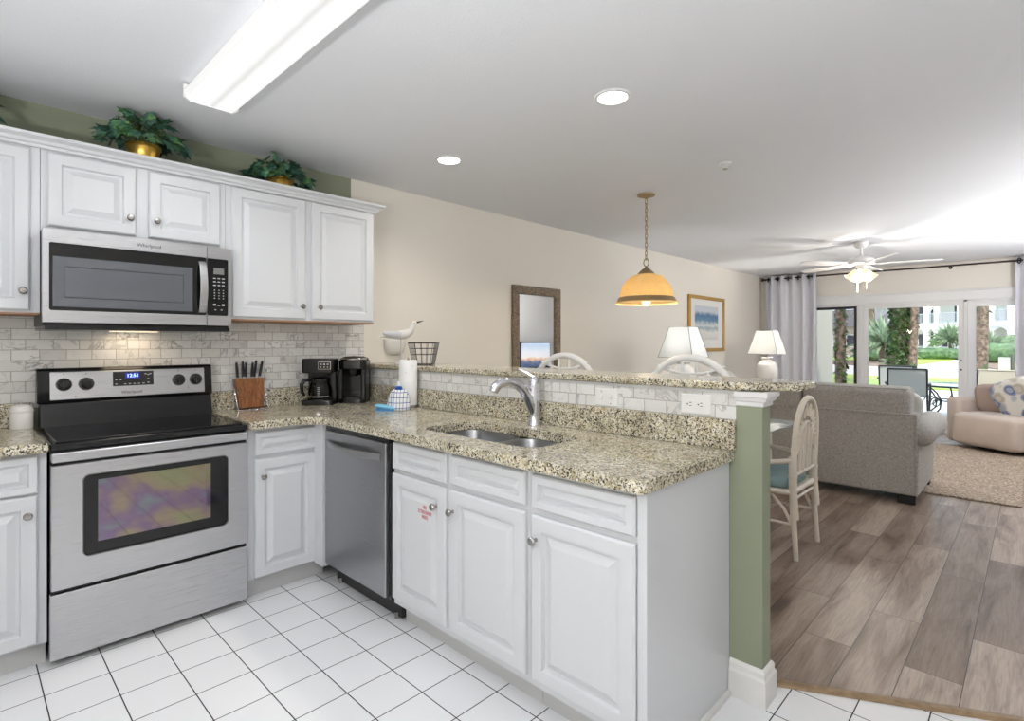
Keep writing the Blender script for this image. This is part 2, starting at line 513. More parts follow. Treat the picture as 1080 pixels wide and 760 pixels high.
# ------------------------------------------------------------------ mesh builder
class MB:
    def __init__(s):
        s.v = []; s.f = []; s.mi = []
        s.cur = 0
    def add(s, vs, fs):
        o = len(s.v)
        s.v += [Vector(p) for p in vs]
        for f in fs:
            s.f.append([o + i for i in f]); s.mi.append(s.cur)
        return s
    def box(s, x0, x1, y0, y1, z0, z1):
        x0, x1 = min(x0, x1), max(x0, x1); y0, y1 = min(y0, y1), max(y0, y1); z0, z1 = min(z0, z1), max(z0, z1)
        return s.add([(x0, y0, z0), (x1, y0, z0), (x1, y1, z0), (x0, y1, z0), (x0, y0, z1), (x1, y0, z1), (x1, y1, z1), (x0, y1, z1)],
                     [(0, 3, 2, 1), (4, 5, 6, 7), (0, 1, 5, 4), (1, 2, 6, 5), (2, 3, 7, 6), (3, 0, 4, 7)])
    def cbox(s, c, sx, sy, sz, mat=None):
        vs = [Vector((a * sx / 2, b * sy / 2, d * sz / 2)) for d in (-1, 1) for a, b in ((-1, -1), (1, -1), (1, 1), (-1, 1))]
        if mat is not None:
            vs = [mat @ p for p in vs]
        c = Vector(c)
        return s.add([c + p for p in vs], [(0, 3, 2, 1), (4, 5, 6, 7), (0, 1, 5, 4), (1, 2, 6, 5), (2, 3, 7, 6), (3, 0, 4, 7)])
    def prism(s, poly, a0, a1, axis='z'):
        n = len(poly)
        def P(p, a):
            return {'z': (p[0], p[1], a), 'y': (p[0], a, p[1]), 'x': (a, p[0], p[1])}[axis]
        vs = [P(p, a0) for p in poly] + [P(p, a1) for p in poly]
        fs = [tuple(range(n))[::-1], tuple(range(n, 2 * n))] + [(i, (i + 1) % n, n + (i + 1) % n, n + i) for i in range(n)]
        return s.add(vs, fs)
    def tube(s, pts, r, n=10, closed=False, flat=None):
        pts = [Vector(p) for p in pts]
        m = len(pts)
        rs = r if isinstance(r, (list, tuple)) else [r] * m
        rings = []
        prev = None
        for i in range(m):
            if closed:
                d = pts[(i + 1) % m] - pts[i - 1]
            else:
                d = pts[min(i + 1, m - 1)] - pts[max(i - 1, 0)]
            d.normalize()
            if prev is None:
                u = d.orthogonal().normalized()
                if abs(d.z) < 0.9:
                    u = Vector((0, 0, 1)).cross(d).normalized()
            else:
                u = (prev - d * prev.dot(d)).normalized()
            prev = u
            w = d.cross(u)
            fl = flat or 1.0
            rings.append([pts[i] + (u * math.cos(2 * PI * k / n) * rs[i] * fl + w * math.sin(2 * PI * k / n) * rs[i]) for k in range(n)])
        vs = [p for g in rings for p in g]
        fs = []
        for i in range(m if closed else m - 1):
            a, b = i * n, ((i + 1) % m) * n
            for k in range(n):
                fs.append((a + k, a + (k + 1) % n, b + (k + 1) % n, b + k))
        if not closed:
            fs.append(tuple(range(n))[::-1]); fs.append(tuple(range((m - 1) * n, m * n)))
        return s.add(vs, fs)
    def cyl(s, p0, p1, r0, r1=None, n=16):
        return s.tube([p0, p1], [r0, r0 if r1 is None else r1], n)
    def lathe(s, prof, c=(0, 0, 0), n=24, mat=None, closed=False, sx=1, sy=1):
        c = Vector(c)
        vs = []
        for r, z in prof:
            for k in range(n):
                p = Vector((r * math.cos(2 * PI * k / n) * sx, r * math.sin(2 * PI * k / n) * sy, z))
                vs.append(c + (mat @ p if mat is not None else p))
        m = len(prof)
        fs = []
        for i in range(m - 1 if not closed else m):
            j = (i + 1) % m
            for k in range(n):
                fs.append((i * n + k, i * n + (k + 1) % n, j * n + (k + 1) % n, j * n + k))
        if not closed:
            if prof[0][0] > 1e-6: fs.append(tuple(range(n))[::-1])
            if prof[-1][0] > 1e-6: fs.append(tuple(range((m - 1) * n, m * n)))
        return s.add(vs, fs)
    def sph(s, c, rx, ry=None, rz=None, n=16, m=10, e=1.0, mat=None, e2=None):
        """superellipsoid; e<1 boxier"""
        ry = rx if ry is None else ry; rz = rx if rz is None else rz
        e2 = e if e2 is None else e2
        c = Vector(c)
        def sp(x, k): return math.copysign(abs(x) ** k, x)
        vs = []
        for i in range(m + 1):
            a = -PI / 2 + PI * i / m
            for k in range(n):
                b = 2 * PI * k / n + PI / n
                p = Vector((rx * sp(math.cos(a), e2) * sp(math.cos(b), e), ry * sp(math.cos(a), e2) * sp(math.sin(b), e), rz * sp(math.sin(a), e2)))
                vs.append(c + (mat @ p if mat is not None else p))
        fs = []
        for i in range(m):
            for k in range(n):
                fs.append((i * n + k, i * n + (k + 1) % n, (i + 1) * n + (k + 1) % n, (i + 1) * n + k))
        return s.add(vs, fs)
    def panel(s, O, U, N, w, h, prof):
        """raised panel front: nested rectangles (inset, height) from the back plane outward"""
        O = Vector(O); U = Vector(U); N = Vector(N); Z = Vector((0, 0, 1))
        vs = []; fs = []
        for ins, d in prof:
            for a, b in ((ins, ins), (w - ins, ins), (w - ins, h - ins), (ins, h - ins)):
                vs.append(O + U * a + Z * b + N * d)
        k = len(prof)
        fs.append((3, 2, 1, 0))
        for i in range(k - 1):
            for j in range(4):
                fs.append((i * 4 + j, i * 4 + (j + 1) % 4, i * 4 + 4 + (j + 1) % 4, i * 4 + 4 + j))
        fs.append(tuple((k - 1) * 4 + j for j in range(4)))
        return s.add(vs, fs)
    def plate(s, outer, holes, z0, z1):
        bm = bmesh.new()
        es = []
        for lp in [outer] + holes:
            vv = [bm.verts.new((p[0], p[1], 0)) for p in lp]
            for i in range(len(vv)):
                es.append(bm.edges.new((vv[i], vv[(i + 1) % len(vv)])))
        bmesh.ops.triangle_fill(bm, edges=es, use_beauty=True)
        bm.verts.index_update()
        pts = [v.co.copy() for v in bm.verts]
        tris = [[v.index for v in f.verts] for f in bm.faces]
        bm.free()
        n = len(pts)
        s.add([(p.x, p.y, z0) for p in pts] + [(p.x, p.y, z1) for p in pts],
              [t[::-1] for t in tris] + [[i + n for i in t] for t in tris])
        o = len(s.v) - 2 * n
        i0 = 0
        for lp in [outer] + holes:
            L = len(lp)
            for i in range(L):
                a, b = o + i0 + i, o + i0 + (i + 1) % L
                s.f.append([a, b, b + n, a + n]); s.mi.append(s.cur)
            i0 += L
        return s
    def build(s, name, mats, parent=None, smooth=None, bev=0.0, seg=2, recalc=True, solid=0.0, off=0.0):
        me = bpy.data.meshes.new(name)
        o0 = OFF.get(root_of(parent), Vector()) if parent is not None else Vector()
        me.from_pydata([p - o0 for p in s.v], [], s.f)
        if recalc:
            bm = bmesh.new(); bm.from_mesh(me)
            bmesh.ops.remove_doubles(bm, verts=bm.verts, dist=1e-6)
            bmesh.ops.recalc_face_normals(bm, faces=bm.faces)
            bm.to_mesh(me); bm.free()
        mats = mats if isinstance(mats, (list, tuple)) else [mats]
        for m in mats:
            me.materials.append(M[m] if isinstance(m, str) else m)
        if len(mats) > 1 and len(me.polygons) == len(s.mi):
            for p, k in zip(me.polygons, s.mi): p.material_index = k
        if smooth is not None:
            me.polygons.foreach_set('use_smooth', [True] * len(me.polygons))
            me.set_sharp_from_angle(angle=math.radians(smooth))
        o = bpy.data.objects.new(name, me)
        COL.objects.link(o)
        if parent is not None:
            o.parent = parent
        if solid:
            md = o.modifiers.new('thickness', 'SOLIDIFY'); md.thickness = solid; md.offset = off
        if bev:
            md = o.modifiers.new('edge', 'BEVEL'); md.width = bev; md.segments = seg; md.limit_method = 'ANGLE'; md.angle_limit = math.radians(40)
            me.polygons.foreach_set('use_smooth', [True] * len(me.polygons))
            if smooth is None: me.set_sharp_from_angle(angle=math.radians(35))
            md.harden_normals = True
        return o

OFF = {}
def root_of(o):
    while o is not None and o.parent is not None:
        o = o.parent
    return o

def tag(o, label, cat, group=None, kind=None):
    if label: o['label'] = label
    if cat: o['category'] = cat
    if group: o['group'] = group
    if kind: o['kind'] = kind
    return o

def thing(name, label, cat, loc=(0, 0, 0), rotz=None, group=None):
    """Empty at the thing's base. rotz None: parts are given in room coordinates; else in the thing's own."""
    o = bpy.data.objects.new(name, None)
    o.empty_display_size = 0.1
    COL.objects.link(o)
    o.location = loc
    if rotz is None:
        OFF[o] = Vector(loc)
    else:
        o.rotation_euler = (0, 0, rotz)
    return tag(o, label, cat, group)

def struct(mb, name, mats, parent=None, **kw):
    o = mb.build(name, mats, parent, **kw)
    if parent is None: o['kind'] = 'structure'
    return o

def copy_thing(t, loc, rotz=0, label=None):
    r = t.copy(); COL.objects.link(r)
    r.location = loc; r.rotation_euler = (0, 0, rotz)
    if label: r['label'] = label
    for ch in list(t.children):
        c = ch.copy(); COL.objects.link(c); c.parent = r
        for g in list(ch.children):
            d = g.copy(); COL.objects.link(d); d.parent = c
    return r

def text(body, size, loc, rot, mat, name, parent, sx=1.0, depth=0.0006):
    cu = bpy.data.curves.new(name, 'FONT')
    cu.body = body; cu.size = size; cu.align_x = 'CENTER'; cu.align_y = 'CENTER'; cu.extrude = depth
    cu.space_line = 0.95
    tmp = bpy.data.objects.new('tmp_text', cu)
    COL.objects.link(tmp)
    me = bpy.data.meshes.new_from_object(tmp.evaluated_get(bpy.context.evaluated_depsgraph_get()))
    bpy.data.objects.remove(tmp)
    o0 = OFF.get(root_of(parent), Vector())
    mat4 = Matrix.Translation(Vector(loc) - o0) @ rot.to_4x4() @ Matrix.Diagonal((sx, 1, 1, 1))
    me.transform(mat4)
    me.materials.clear(); me.materials.append(M[mat])
    o = bpy.data.objects.new(name, me); COL.objects.link(o)
    o.parent = parent
    return o
R_FRONT = Matrix.Rotation(PI / 2, 3, 'X')                       # faces -Y
R_SIDE = Matrix.Rotation(-PI / 2, 3, 'Z') @ R_FRONT             # faces -X

def arc(cx, cy, r, a0, a1, n):
    return [(cx + r * math.cos(a0 + (a1 - a0) * i / n), cy + r * math.sin(a0 + (a1 - a0) * i / n)) for i in range(n + 1)]

def rrect(x0, x1, y0, y1, r, n=6):
    return arc(x1 - r, y1 - r, r, 0, PI / 2, n) + arc(x0 + r, y1 - r, r, PI / 2, PI, n) + arc(x0 + r, y0 + r, r, PI, 1.5 * PI, n) + arc(x1 - r, y0 + r, r, 1.5 * PI, 2 * PI, n)

def point(name, loc, w, color, parent, r=0.05):
    d = bpy.data.lights.new(name, 'POINT'); d.energy = w; d.color = color; d.shadow_soft_size = r
    o = bpy.data.objects.new(name, d); COL.objects.link(o)
    o.parent = parent
    o.location = Vector(loc) - OFF.get(root_of(parent), Vector())
    return o

def spot(name, loc, w, color, parent, ang, blend=0.5, r=0.06):
    d = bpy.data.lights.new(name, 'SPOT'); d.energy = w; d.color = color; d.shadow_soft_size = r
    d.spot_size = ang; d.spot_blend = blend
    o = bpy.data.objects.new(name, d); COL.objects.link(o)
    o.parent = parent
    o.location = Vector(loc) - OFF.get(root_of(parent), Vector())
    return o

# ------------------------------------------------------------------ room shell
H = 2.48
XL, XF, YB = -1.5, 9.70, -4.7
TH0, TH1 = (1.947, -2.784), (2.98, -4.70)
struct(MB().prism([(XL, 0.0), (XL, YB), TH1, TH0, (1.87, -2.784), (1.87, 0.0)], -0.06, 0.0), 'floor', 'tile')
struct(MB().prism([(1.87, 0.0), (1.87, -2.784), TH0, TH1, (XF + 0.02, YB), (XF + 0.02, 0.0)], -0.06, 0.0), 'floor', 'oak')
struct(MB().box(XL - 0.1, XF + 0.12, YB - 0.1, 0.1, H, H + 0.1), 'ceiling', 'ceiling')
struct(MB().box(XL - 0.1, 1.692, 0, 0.1, 0, H), 'wall_range', 'green')
struct(MB().box(1.692, XF + 0.12, 0, 0.1, 0, H), 'wall_dining', 'cream')
struct(MB().box(XL - 0.1, XL, YB, 0, 0, H), 'wall_kitchen_end', 'cream')
struct(MB().box(XL - 0.1, XF + 0.12, YB - 0.1, YB, 0, H), 'wall_television', 'rightwall')
WY0, WY1, WZ = -0.70, -4.45, 1.93     # opening in the patio wall
b = MB()
b.box(XF, XF + 0.12, WY0, 0, 0, H); b.box(XF, XF + 0.12, YB, WY1, 0, H); b.box(XF, XF + 0.12, WY1, WY0, WZ, H)
struct(b, 'wall_patio', 'cream')
# header board above the sliding doors
b = MB(); b.box(XF - 0.03, XF, -4.5, -0.55, 1.925, 2.05); b.box(XF - 0.045, XF, -4.5, -0.55, 2.05, 2.075)
struct(b, 'trim_1', 'trim', bev=0.004)
# half wall of the peninsula, its end post cap, base, and crown
struct(MB().box(1.79, 1.87, -2.66, 0, 0, 1.135), 'wall_peninsula', 'green')
cap = MB()
pr = [(0.0, 1.030), (0.004, 1.034), (0.010, 1.036), (0.012, 1.062), (0.024, 1.072), (0.030, 1.092), (0.040, 1.100), (0.042, 1.134), (0.0, 1.134)]
vs = []
for d, z in pr:
    d *= 0.62; z = 1.080 + (z - 1.030) * 0.53
    vs += [(1.765 - d, -2.692, z), (1.765 - d, -2.785 - d, z), (1.845 + d, -2.785 - d, z), (1.845 + d, -2.66, z)]
k = len(pr); fs = []
for i in range(k - 1):
    for j in range(3):
        fs.append((i * 4 + j, i * 4 + j + 1, i * 4 + 5 + j, i * 4 + 4 + j))
cap.add(vs, fs)
struct(MB().box(1.765, 1.845, -2.785, -2.661, 0, 1.135), 'wall_peninsula_post', 'green')
struct(cap, 'trim_2', 'trim', recalc=False)
bb = MB()
pr = [(0.016, 0.0), (0.016, 0.095), (0.010, 0.105), (0.010, 0.122), (0.004, 0.132), (0.0, 0.134)]
vs = []
for d, z in pr:
    vs += [(1.765 - d, -2.668, z), (1.765 - d, -2.785 - d, z), (1.850 + d, -2.785 - d, z), (1.850 + d, -2.66, z)]
k = len(pr); fs = []
for i in range(k - 1):
    for j in range(3):
        fs.append((i * 4 + j, i * 4 + j + 1, i * 4 + 5 + j, i * 4 + 4 + j))
bb.add(vs, fs)
struct(bb, 'baseboard_post', 'oldtrim', recalc=False)
b = MB(); b.box(1.87, XF, -0.014, 0, 0, 0.10); struct(b, 'baseboard_dining', 'trim')
# oak strip where tile meets plank, running on the skew
d = (Vector(TH1) - Vector(TH0)).normalized(); nrm = Vector((d.y, -d.x)) * 0.022
a0 = Vector(TH0) - d * 0.06; a1 = Vector(TH1)
pts = []
b = MB()
vs = []
for p in (a0, a1):
    for q, z in ((-1, 0.0), (-0.85, 0.008), (-0.3, 0.012), (0.3, 0.012), (0.85, 0.008), (1, 0.0)):
        vs.append((p.x + nrm.x * q, p.y + nrm.y * q, z))
b.add(vs, [(i, i + 1, 7 + i, 6 + i) for i in range(5)] + [(5, 4, 3, 2, 1, 0), (6, 7, 8, 9, 10, 11)])
struct(b, 'trim_3', 'threshold', smooth=60)
# marble tile fields
struct(MB().box(XL, 1.79, -0.010, 0, 1.0, 1.46), 'wall_backsplash', 'marble_x')
struct(MB().box(1.764, 1.79, -2.690, -0.010, 1.0, 1.135), 'wall_peninsula_backsplash', 'marble_y')
# thin edge strip over the tile, under the bar top
struct(MB().box(1.758, 1.79, -2.692, -0.01, 1.124, 1.136), 'trim_4', 'kick')

# sliding glass wall
def slider(name, y0, y1, fr, mat, pane, x0, x1, z0=0.03, z1=1.90):
    t = bpy.data.objects.new(name, None); COL.objects.link(t); t.location = (XF, (y0 + y1) / 2, 0); OFF[t] = Vector(t.location)
    t['kind'] = 'structure'
    b = MB()
    b.box(x0, x1, y0, y0 - fr, z0, z1); b.box(x0, x1, y1, y1 + fr, z0, z1)
    b.box(x0, x1, y0 - fr, y1 + fr, z1 - fr * 0.9, z1); b.box(x0, x1, y0 - fr, y1 + fr, z0, z0 + fr * 1.6)
    b.build('window_frame', mat, t, bev=0.004)
    MB().box((x0 + x1) / 2 - 0.004, (x0 + x1) / 2 + 0.004, y0 - fr, y1 + fr, z0 + fr * 1.6, z1 - fr * 0.9).build('glass_pane', pane, t)
    return t
w1 = slider('window_1', -0.73, -1.46, 0.05, 'bluegrey', 'screenpane', XF + 0.055, XF + 0.085)
b = MB().box(XF + 0.04, XF + 0.055, -1.425, -1.45, 0.92, 1.04); b.build('pull_handle', 'ironblack', w1)
d1 = slider('door_1', -1.545, -2.765, 0.062, 'trim', 'pane', XF + 0.01, XF + 0.05)
b = MB()
for z in (0.93, 1.06): b.cyl((XF - 0.002, -2.735, z), (XF + 0.012, -2.735, z), 0.012)
b.build('door_lock', 'ironblack', d1)
slider('window_2', -2.81, -4.40, 0.085, 'trim', 'pane', XF + 0.01, XF + 0.05)
b = MB()
b.box(XF - 0.02, XF + 0.11, -1.465, -1.545, 0, WZ); b.box(XF - 0.01, XF + 0.11, -2.765, -2.81, 0, WZ)
b.box(XF - 0.02, XF + 0.11, -0.70, -0.735, 0, WZ); b.box(XF - 0.02, XF + 0.11, -4.40, -4.45, 0, WZ)
b.box(XF - 0.01, XF + 0.11, WY1, WY0, 1.895, 1.935); b.box(XF - 0.02, XF + 0.11, WY1, WY0, 0, 0.032)
for k in range(3): b.box(XF - 0.028, XF - 0.02, -1.472 - 0.024 * k, -1.482 - 0.024 * k, 0.03, 1.9)
struct(b, 'trim_5', 'trim', bev=0.003)

# ------------------------------------------------------------------ kitchen cabinets
DOOR = [(0, 0), (0, 0.013), (0.007, 0.020), (0.050, 0.020), (0.056, 0.007), (0.066, 0.007), (0.092, 0.020)]
DRAW = [(0, 0), (0, 0.013), (0.006, 0.020), (0.029, 0.020), (0.034, 0.008), (0.040, 0.008), (0.058, 0.020)]
UX, UY = (1, 0, 0), (0, -1, 0)

def knob(t, p, N):
    p = Vector(p); N = Vector(N)
    b = MB()
    q = N.to_track_quat('Z', 'Y').to_matrix()
    b.lathe([(0.0075, 0), (0.006, 0.004), (0.0055, 0.014), (0.013, 0.019), (0.0155, 0.024), (0.0155, 0.027), (0.012, 0.031), (0.0, 0.032)], p, 16, q)
    return b.build('knob', 'nickel', t, smooth=40)

def front_y(t, name, x0, x1, z0, z1, prof, y=-0.61, kn=None):
    o = MB().panel((x0, y, z0), (1, 0, 0), (0, -1, 0), x1 - x0, z1 - z0, prof).build(name, 'white', t)
    if kn: knob(o, (kn[0], y - 0.02, kn[1]), (0, -1, 0))
    return o
def front_x(t, name, y0, y1, z0, z1, prof, x=1.16, kn=None):
    """y0 > y1: runs toward the room"""
    o = MB().panel((x, y0, z0), (0, -1, 0), (-1, 0, 0), y0 - y1, z1 - z0, prof).build(name, 'white', t)
    if kn: knob(o, (x - 0.02, kn[0], kn[1]), (-1, 0, 0))
    return o

def base_box_y(t, x0, x1):
    MB().box(x0, x1, -0.61, -0.012, 0.10, 0.875).build('cabinet_body', 'white', t)
    MB().box(x0, x1, -0.56, -0.05, 0.0, 0.10).build('toe_kick', 'kick', t)

t = thing('base_cabinet', 'white base cabinet cut off by the photo edge, on the canister side of the range', 'cabinet', (-0.4, -0.3, 0))
base_box_y(t, -0.80, -0.006)
front_y(t, 'drawer', -0.47, -0.032, 0.712, 0.862, DRAW)
front_y(t, 'door', -0.47, -0.034, 0.108, 0.704, DOOR, kn=(-0.066, 0.632))

t = thing('base_cabinet', 'white single door base cabinet with one drawer between range and dishwasher', 'cabinet', (0.97, -0.3, 0))
b = MB(); b.box(0.764, 1.165, -0.61, -0.012, 0.10, 0.875); b.box(1.12, 1.165, -0.72, -0.60, 0.10, 0.875)
b.build('cabinet_body', 'white', t)
MB().box(0.764, 1.20, -0.565, -0.05, 0.0, 0.10).build('toe_kick', 'kick', t)
front_y(t, 'drawer', 0.802, 1.131, 0.732, 0.853, DRAW)
front_y(t, 'door', 0.802, 1.131, 0.106, 0.712, DOOR, kn=(0.839, 0.626))

t = thing('sink_cabinet', 'white double door sink cabinet with the red extinguisher sticker', 'cabinet', (1.45, -1.77, 0))
b = MB(); b.box(1.16, 1.76, -2.205, -1.35, 0.105, 0.60); b.box(1.16, 1.18, -2.205, -1.35, 0.60, 0.875)
b.build('cabinet_body', 'white', t)
MB().box(1.225, 1.75, -2.205, -1.35, 0.0, 0.105).build('toe_kick', 'kick', t)
front_x(t, 'false_drawer', -1.358, -1.747, 0.733, 0.856, DRAW)
front_x(t, 'false_drawer', -1.780, -2.192, 0.737, 0.856, DRAW)
ds = front_x(t, 'door', -1.355, -1.745, 0.135, 0.714, DOOR, kn=(-1.690, 0.630))
front_x(t, 'door', -1.776, -2.192, 0.135, 0.714, DOOR, kn=(-1.797, 0.630))
st = MB().box(1.1393, 1.1407, -1.565, -1.655, 0.535, 0.625).build('sticker', 'sticker', ds)
text('FIRE\nEXTINGUISHER\nINSIDE', 0.0225, (1.1392, -1.610, 0.585), R_SIDE, 'red', 'sticker_lettering', t, 0.62)

t = thing('base_cabinet', 'white base cabinet at the open end of the peninsula, against the green post', 'cabinet', (1.45, -2.43, 0))
b = MB(); b.box(1.16, 1.763, -2.655, -2.207, 0.105, 0.875)
b.build('cabinet_body', 'white', t)
MB().box(1.225, 1.76, -2.650, -2.207, 0.0, 0.105).build('toe_kick', 'kick', t)
front_x(t, 'drawer', -2.224, -2.637, 0.735, 0.854, DRAW)
front_x(t, 'door', -2.222, -2.637, 0.135, 0.712, DOOR, kn=(-2.247, 0.630))
b = MB(); b.box(1.160, 1.763, -2.666, -2.655, 0.0, 0.875); b.box(1.152, 1.190, -2.672, -2.640, 0.105, 0.875)
b.build('end_panel', 'white', t, bev=0.002)
MB().prism([(1.20, -2.666), (1.750, -2.666), (1.750, -2.680), (1.20, -2.680)], 0, 0.018).build('shoe_moulding', 'oldtrim', t)

# ------------------------------------------------------------------ worktops
def strip_mb(): return MB()
t = thing('granite_worktop', 'short granite worktop with backsplash beside the range, carrying the white canister', 'worktop', (-0.45, -0.3, 0.875))
MB().prism([(-0.85, -0.012), (-0.85, -0.665), (-0.004, -0.665), (-0.004, -0.012)], 0.875, 0.915).build('slab', 'granite', t, bev=0.010, seg=3)
MB().box(-0.85, -0.004, -0.032, -0.010, 0.915, 1.026).build('backsplash_strip', 'granite', t, bev=0.003)

t = thing('granite_worktop', 'long L-shaped speckled granite worktop with undermount sink cut-out', 'worktop', (1.45, -1.3, 0.875))
outer = [(0.762, -0.012), (0.762, -0.665), (0.96, -0.665)] + arc(0.99, -0.785, 0.12, PI / 2, 0, 8) + [(1.110, -0.86), (1.110, -2.660)] + arc(1.135, -2.66, 0.025, PI, 1.5 * PI, 5) + [(1.764, -2.685), (1.764, -0.012)]
hole = rrect(1.245, 1.585, -2.135, -1.420, 0.085, 7)
MB().plate(outer, [hole[::-1]], 0.875, 0.915).build('slab', 'granite', t, bev=0.009, seg=3)
b = MB(); b.box(0.762, 1.779, -0.032, -0.010, 0.915, 1.026)
b.build('backsplash_strip', 'granite', t, bev=0.003)
MB().box(1.745, 1.764, -2.692, -0.032, 0.915, 1.026).build('backsplash_strip', 'granite', t, bev=0.003)

t = thing('bar_counter', 'raised granite bar ledge capping the peninsula half wall', 'worktop', (1.93, -1.4, 1.135))
poly = [(1.745, -0.004), (1.745, -2.675)] + [(1.752, -2.712), (1.868, -2.872), (1.895, -2.885), (2.06, -2.885), (2.085, -2.86), (2.085, -0.004)]
MB().prism(poly, 1.137, 1.168).build('slab', 'granite', t, bev=0.009, seg=3)

# sink
t = thing('kitchen_sink', 'double bowl stainless steel sink set under the granite cut-out', 'sink', (1.42, -1.78, 0.70))
def bowl(y0, y1):
    b = MB()
    def ring(ins, z, r): return [(p[0], p[1], z) for p in rrect(1.240 + ins, 1.590 - ins, y0 + ins, y1 - ins, r, 6)]
    rs = [ring(-0.012, 0.874, 0.09), ring(0.0, 0.872, 0.085), ring(0.004, 0.86, 0.08), ring(0.015, 0.74, 0.07), ring(0.035, 0.705, 0.06), ring(0.10, 0.70, 0.03)]
    n = len(rs[0]); vs = [p for q in rs for p in q]
    fs = [(i * n + k, i * n + (k + 1) % n, (i + 1) * n + (k + 1) % n, (i + 1) * n + k) for i in range(len(rs) - 1) for k in range(n)]
    fs.append(tuple(range((len(rs) - 1) * n, len(rs) * n)))
    return b.add(vs, fs)
for y0, y1 in ((-1.775, -1.415), (-2.140, -1.795)):
    bo = bowl(y0, y1).build('bowl', 'sinkbowl', t, smooth=50, recalc=False)
    MB().lathe([(0.042, 0.7005), (0.040, 0.704), (0.03, 0.702), (0.0, 0.7015)], (1.42, (y0 + y1) / 2, 0), 20).build('drain', 'chrome', bo, smooth=40)

# faucet
t = thing('kitchen_faucet', 'chrome single lever faucet arching over the sink', 'faucet', (1.702, -1.738, 0.915))
MB().lathe([(0.036, 0.9155), (0.036, 0.920), (0.031, 0.926), (0.029, 0.96), (0.027, 1.05), (0.025, 1.09)], (1.702, -1.738, 0), 22).build('body', 'chrome', t, smooth=40)
sp = [(1.700, -1.738, 0.95), (1.690, -1.734, 1.00), (1.673, -1.727, 1.045), (1.650, -1.717, 1.087), (1.612, -1.704, 1.117), (1.570, -1.689, 1.130), (1.532, -1.675, 1.124), (1.507, -1.666, 1.104), (1.497, -1.662, 1.084)]
MB().tube(sp, [0.024, 0.026, 0.026, 0.025, 0.024, 0.023, 0.023, 0.024, 0.022], 18).build('spout', 'chrome', t, smooth=50)
MB().lathe([(0.026, 1.09), (0.027, 1.11), (0.024, 1.135), (0.013, 1.15), (0.0, 1.153)], (1.702, -1.738, 0), 20).build('valve_cap', 'chrome', t, smooth=50)
MB().tube([(1.700, -1.737, 1.146), (1.684, -1.712, 1.162), (1.668, -1.690, 1.176), (1.655, -1.676, 1.186)], [0.009, 0.008, 0.007, 0.006], 10, flat=1.3).build('lever', 'chrome', t, smooth=50)

# ------------------------------------------------------------------ dishwasher
t = thing('dishwasher', 'stainless steel dishwasher with a bowed bar handle', 'dishwasher', (1.45, -1.03, 0))
MB().box(1.165, 1.74, -1.345, -0.722, 0.10, 0.870).build('tub_body', 'blackmatte', t)
MB().box(1.130, 1.165, -1.318, -0.728, 0.122, 0.845).build('door', 'steel_y', t, bev=0.006)
MB().box(1.138, 1.168, -1.335, -0.726, 0.846, 0.868).build('control_strip', 'black', t)
MB().box(1.150, 1.168, -1.336, -1.318, 0.115, 0.868).build('door_edge', 'black', t)
MB().box(1.205, 1.70, -1.345, -0.722, 0.012, 0.118).build('kick_plate', 'blackmatte', t)
b = MB()
b.tube([(1.128 - 0.042 * (1 - ((y + 1.03) / 0.25) ** 2) - 0.002, y, 0.775) for y in [-0.775 - 0.51 * i / 14 for i in range(15)]], 0.017, 12, flat=0.55)
b.build('handle', 'steel_y', t, smooth=50)
for y in (-1.30, -0.76): MB().cyl((1.21, y, 0.0), (1.21, y, 0.03), 0.014).build('levelling_foot', 'nickel', t)

# ------------------------------------------------------------------ range
t = thing('range', 'freestanding electric range with stainless front and black glass cooktop', 'range', (0.378, -0.33, 0))
b = MB(); b.box(0.002, 0.755, -0.62, -0.02, 0.03, 0.895)
b.build('body', 'black', t)
b = MB(); b.box(0.000, 0.757, -0.655, -0.09, 0.878, 0.905)
b.build('cooktop_frame', 'black', t, bev=0.006)
MB().box(0.018, 0.739, -0.635, -0.105, 0.905, 0.913).build('cooktop_glass', 'blackglass', t, bev=0.002)
for x in (0.020, 0.735): MB().box(x, x + 0.003, -0.63, -0.12, 0.9125, 0.9145).build('cooktop_edge', 'nickel', t)
# backguard: lower step and upper console
MB().prism([(-0.02, 0.905), (-0.128, 0.905), (-0.120, 0.945), (-0.104, 1.022), (-0.02, 1.022)], 0.014, 0.755, 'x').build('backguard', 'black', t, bev=0.004)
MB().prism([(-0.012, 1.022), (-0.094, 1.022), (-0.098, 1.030), (-0.082, 1.178), (-0.070, 1.190), (-0.012, 1.190)], 0.004, 0.763, 'x').build('console_housing', 'black', t, bev=0.004)
tilt = Matrix.Rotation(-math.atan2(0.016, 0.148), 3, 'X')
def con(x, z, d=0.0):        # point on the sloped console face
    return Vector((x, -0.098 + 0.016 * (z - 1.03) / 0.148 - d, z))
MB().cbox(con(0.387, 1.104, 0.002), 0.672, 0.006, 0.137, tilt).build('control_panel', 'steel', t, bev=0.003)
dp = MB().cbox(con(0.387, 1.128, 0.005), 0.178, 0.004, 0.074, tilt).build('display_panel', 'blackmatte', t, bev=0.002)
MB().cbox(con(0.383, 1.143, 0.0075), 0.062, 0.002, 0.030, tilt).build('clock_window', 'clockback', dp)
text('12:51', 0.024, con(0.383, 1.143, 0.0092), tilt @ R_FRONT, 'clock', 'clock_digits', t)
for i in range(5): MB().cbox(con(0.350 + 0.020 * i, 1.101, 0.0075), 0.010, 0.001, 0.004, tilt).build('key', 'key', t)
for x, z in ((0.312, 1.124), (0.330, 1.124), (0.312, 1.102), (0.452, 1.146), (0.452, 1.124), (0.452, 1.104), (0.440, 1.150), (0.462, 1.150)): MB().cbox(con(x, z, 0.0075), 0.009, 0.001, 0.005, tilt).build('key', 'key', t)
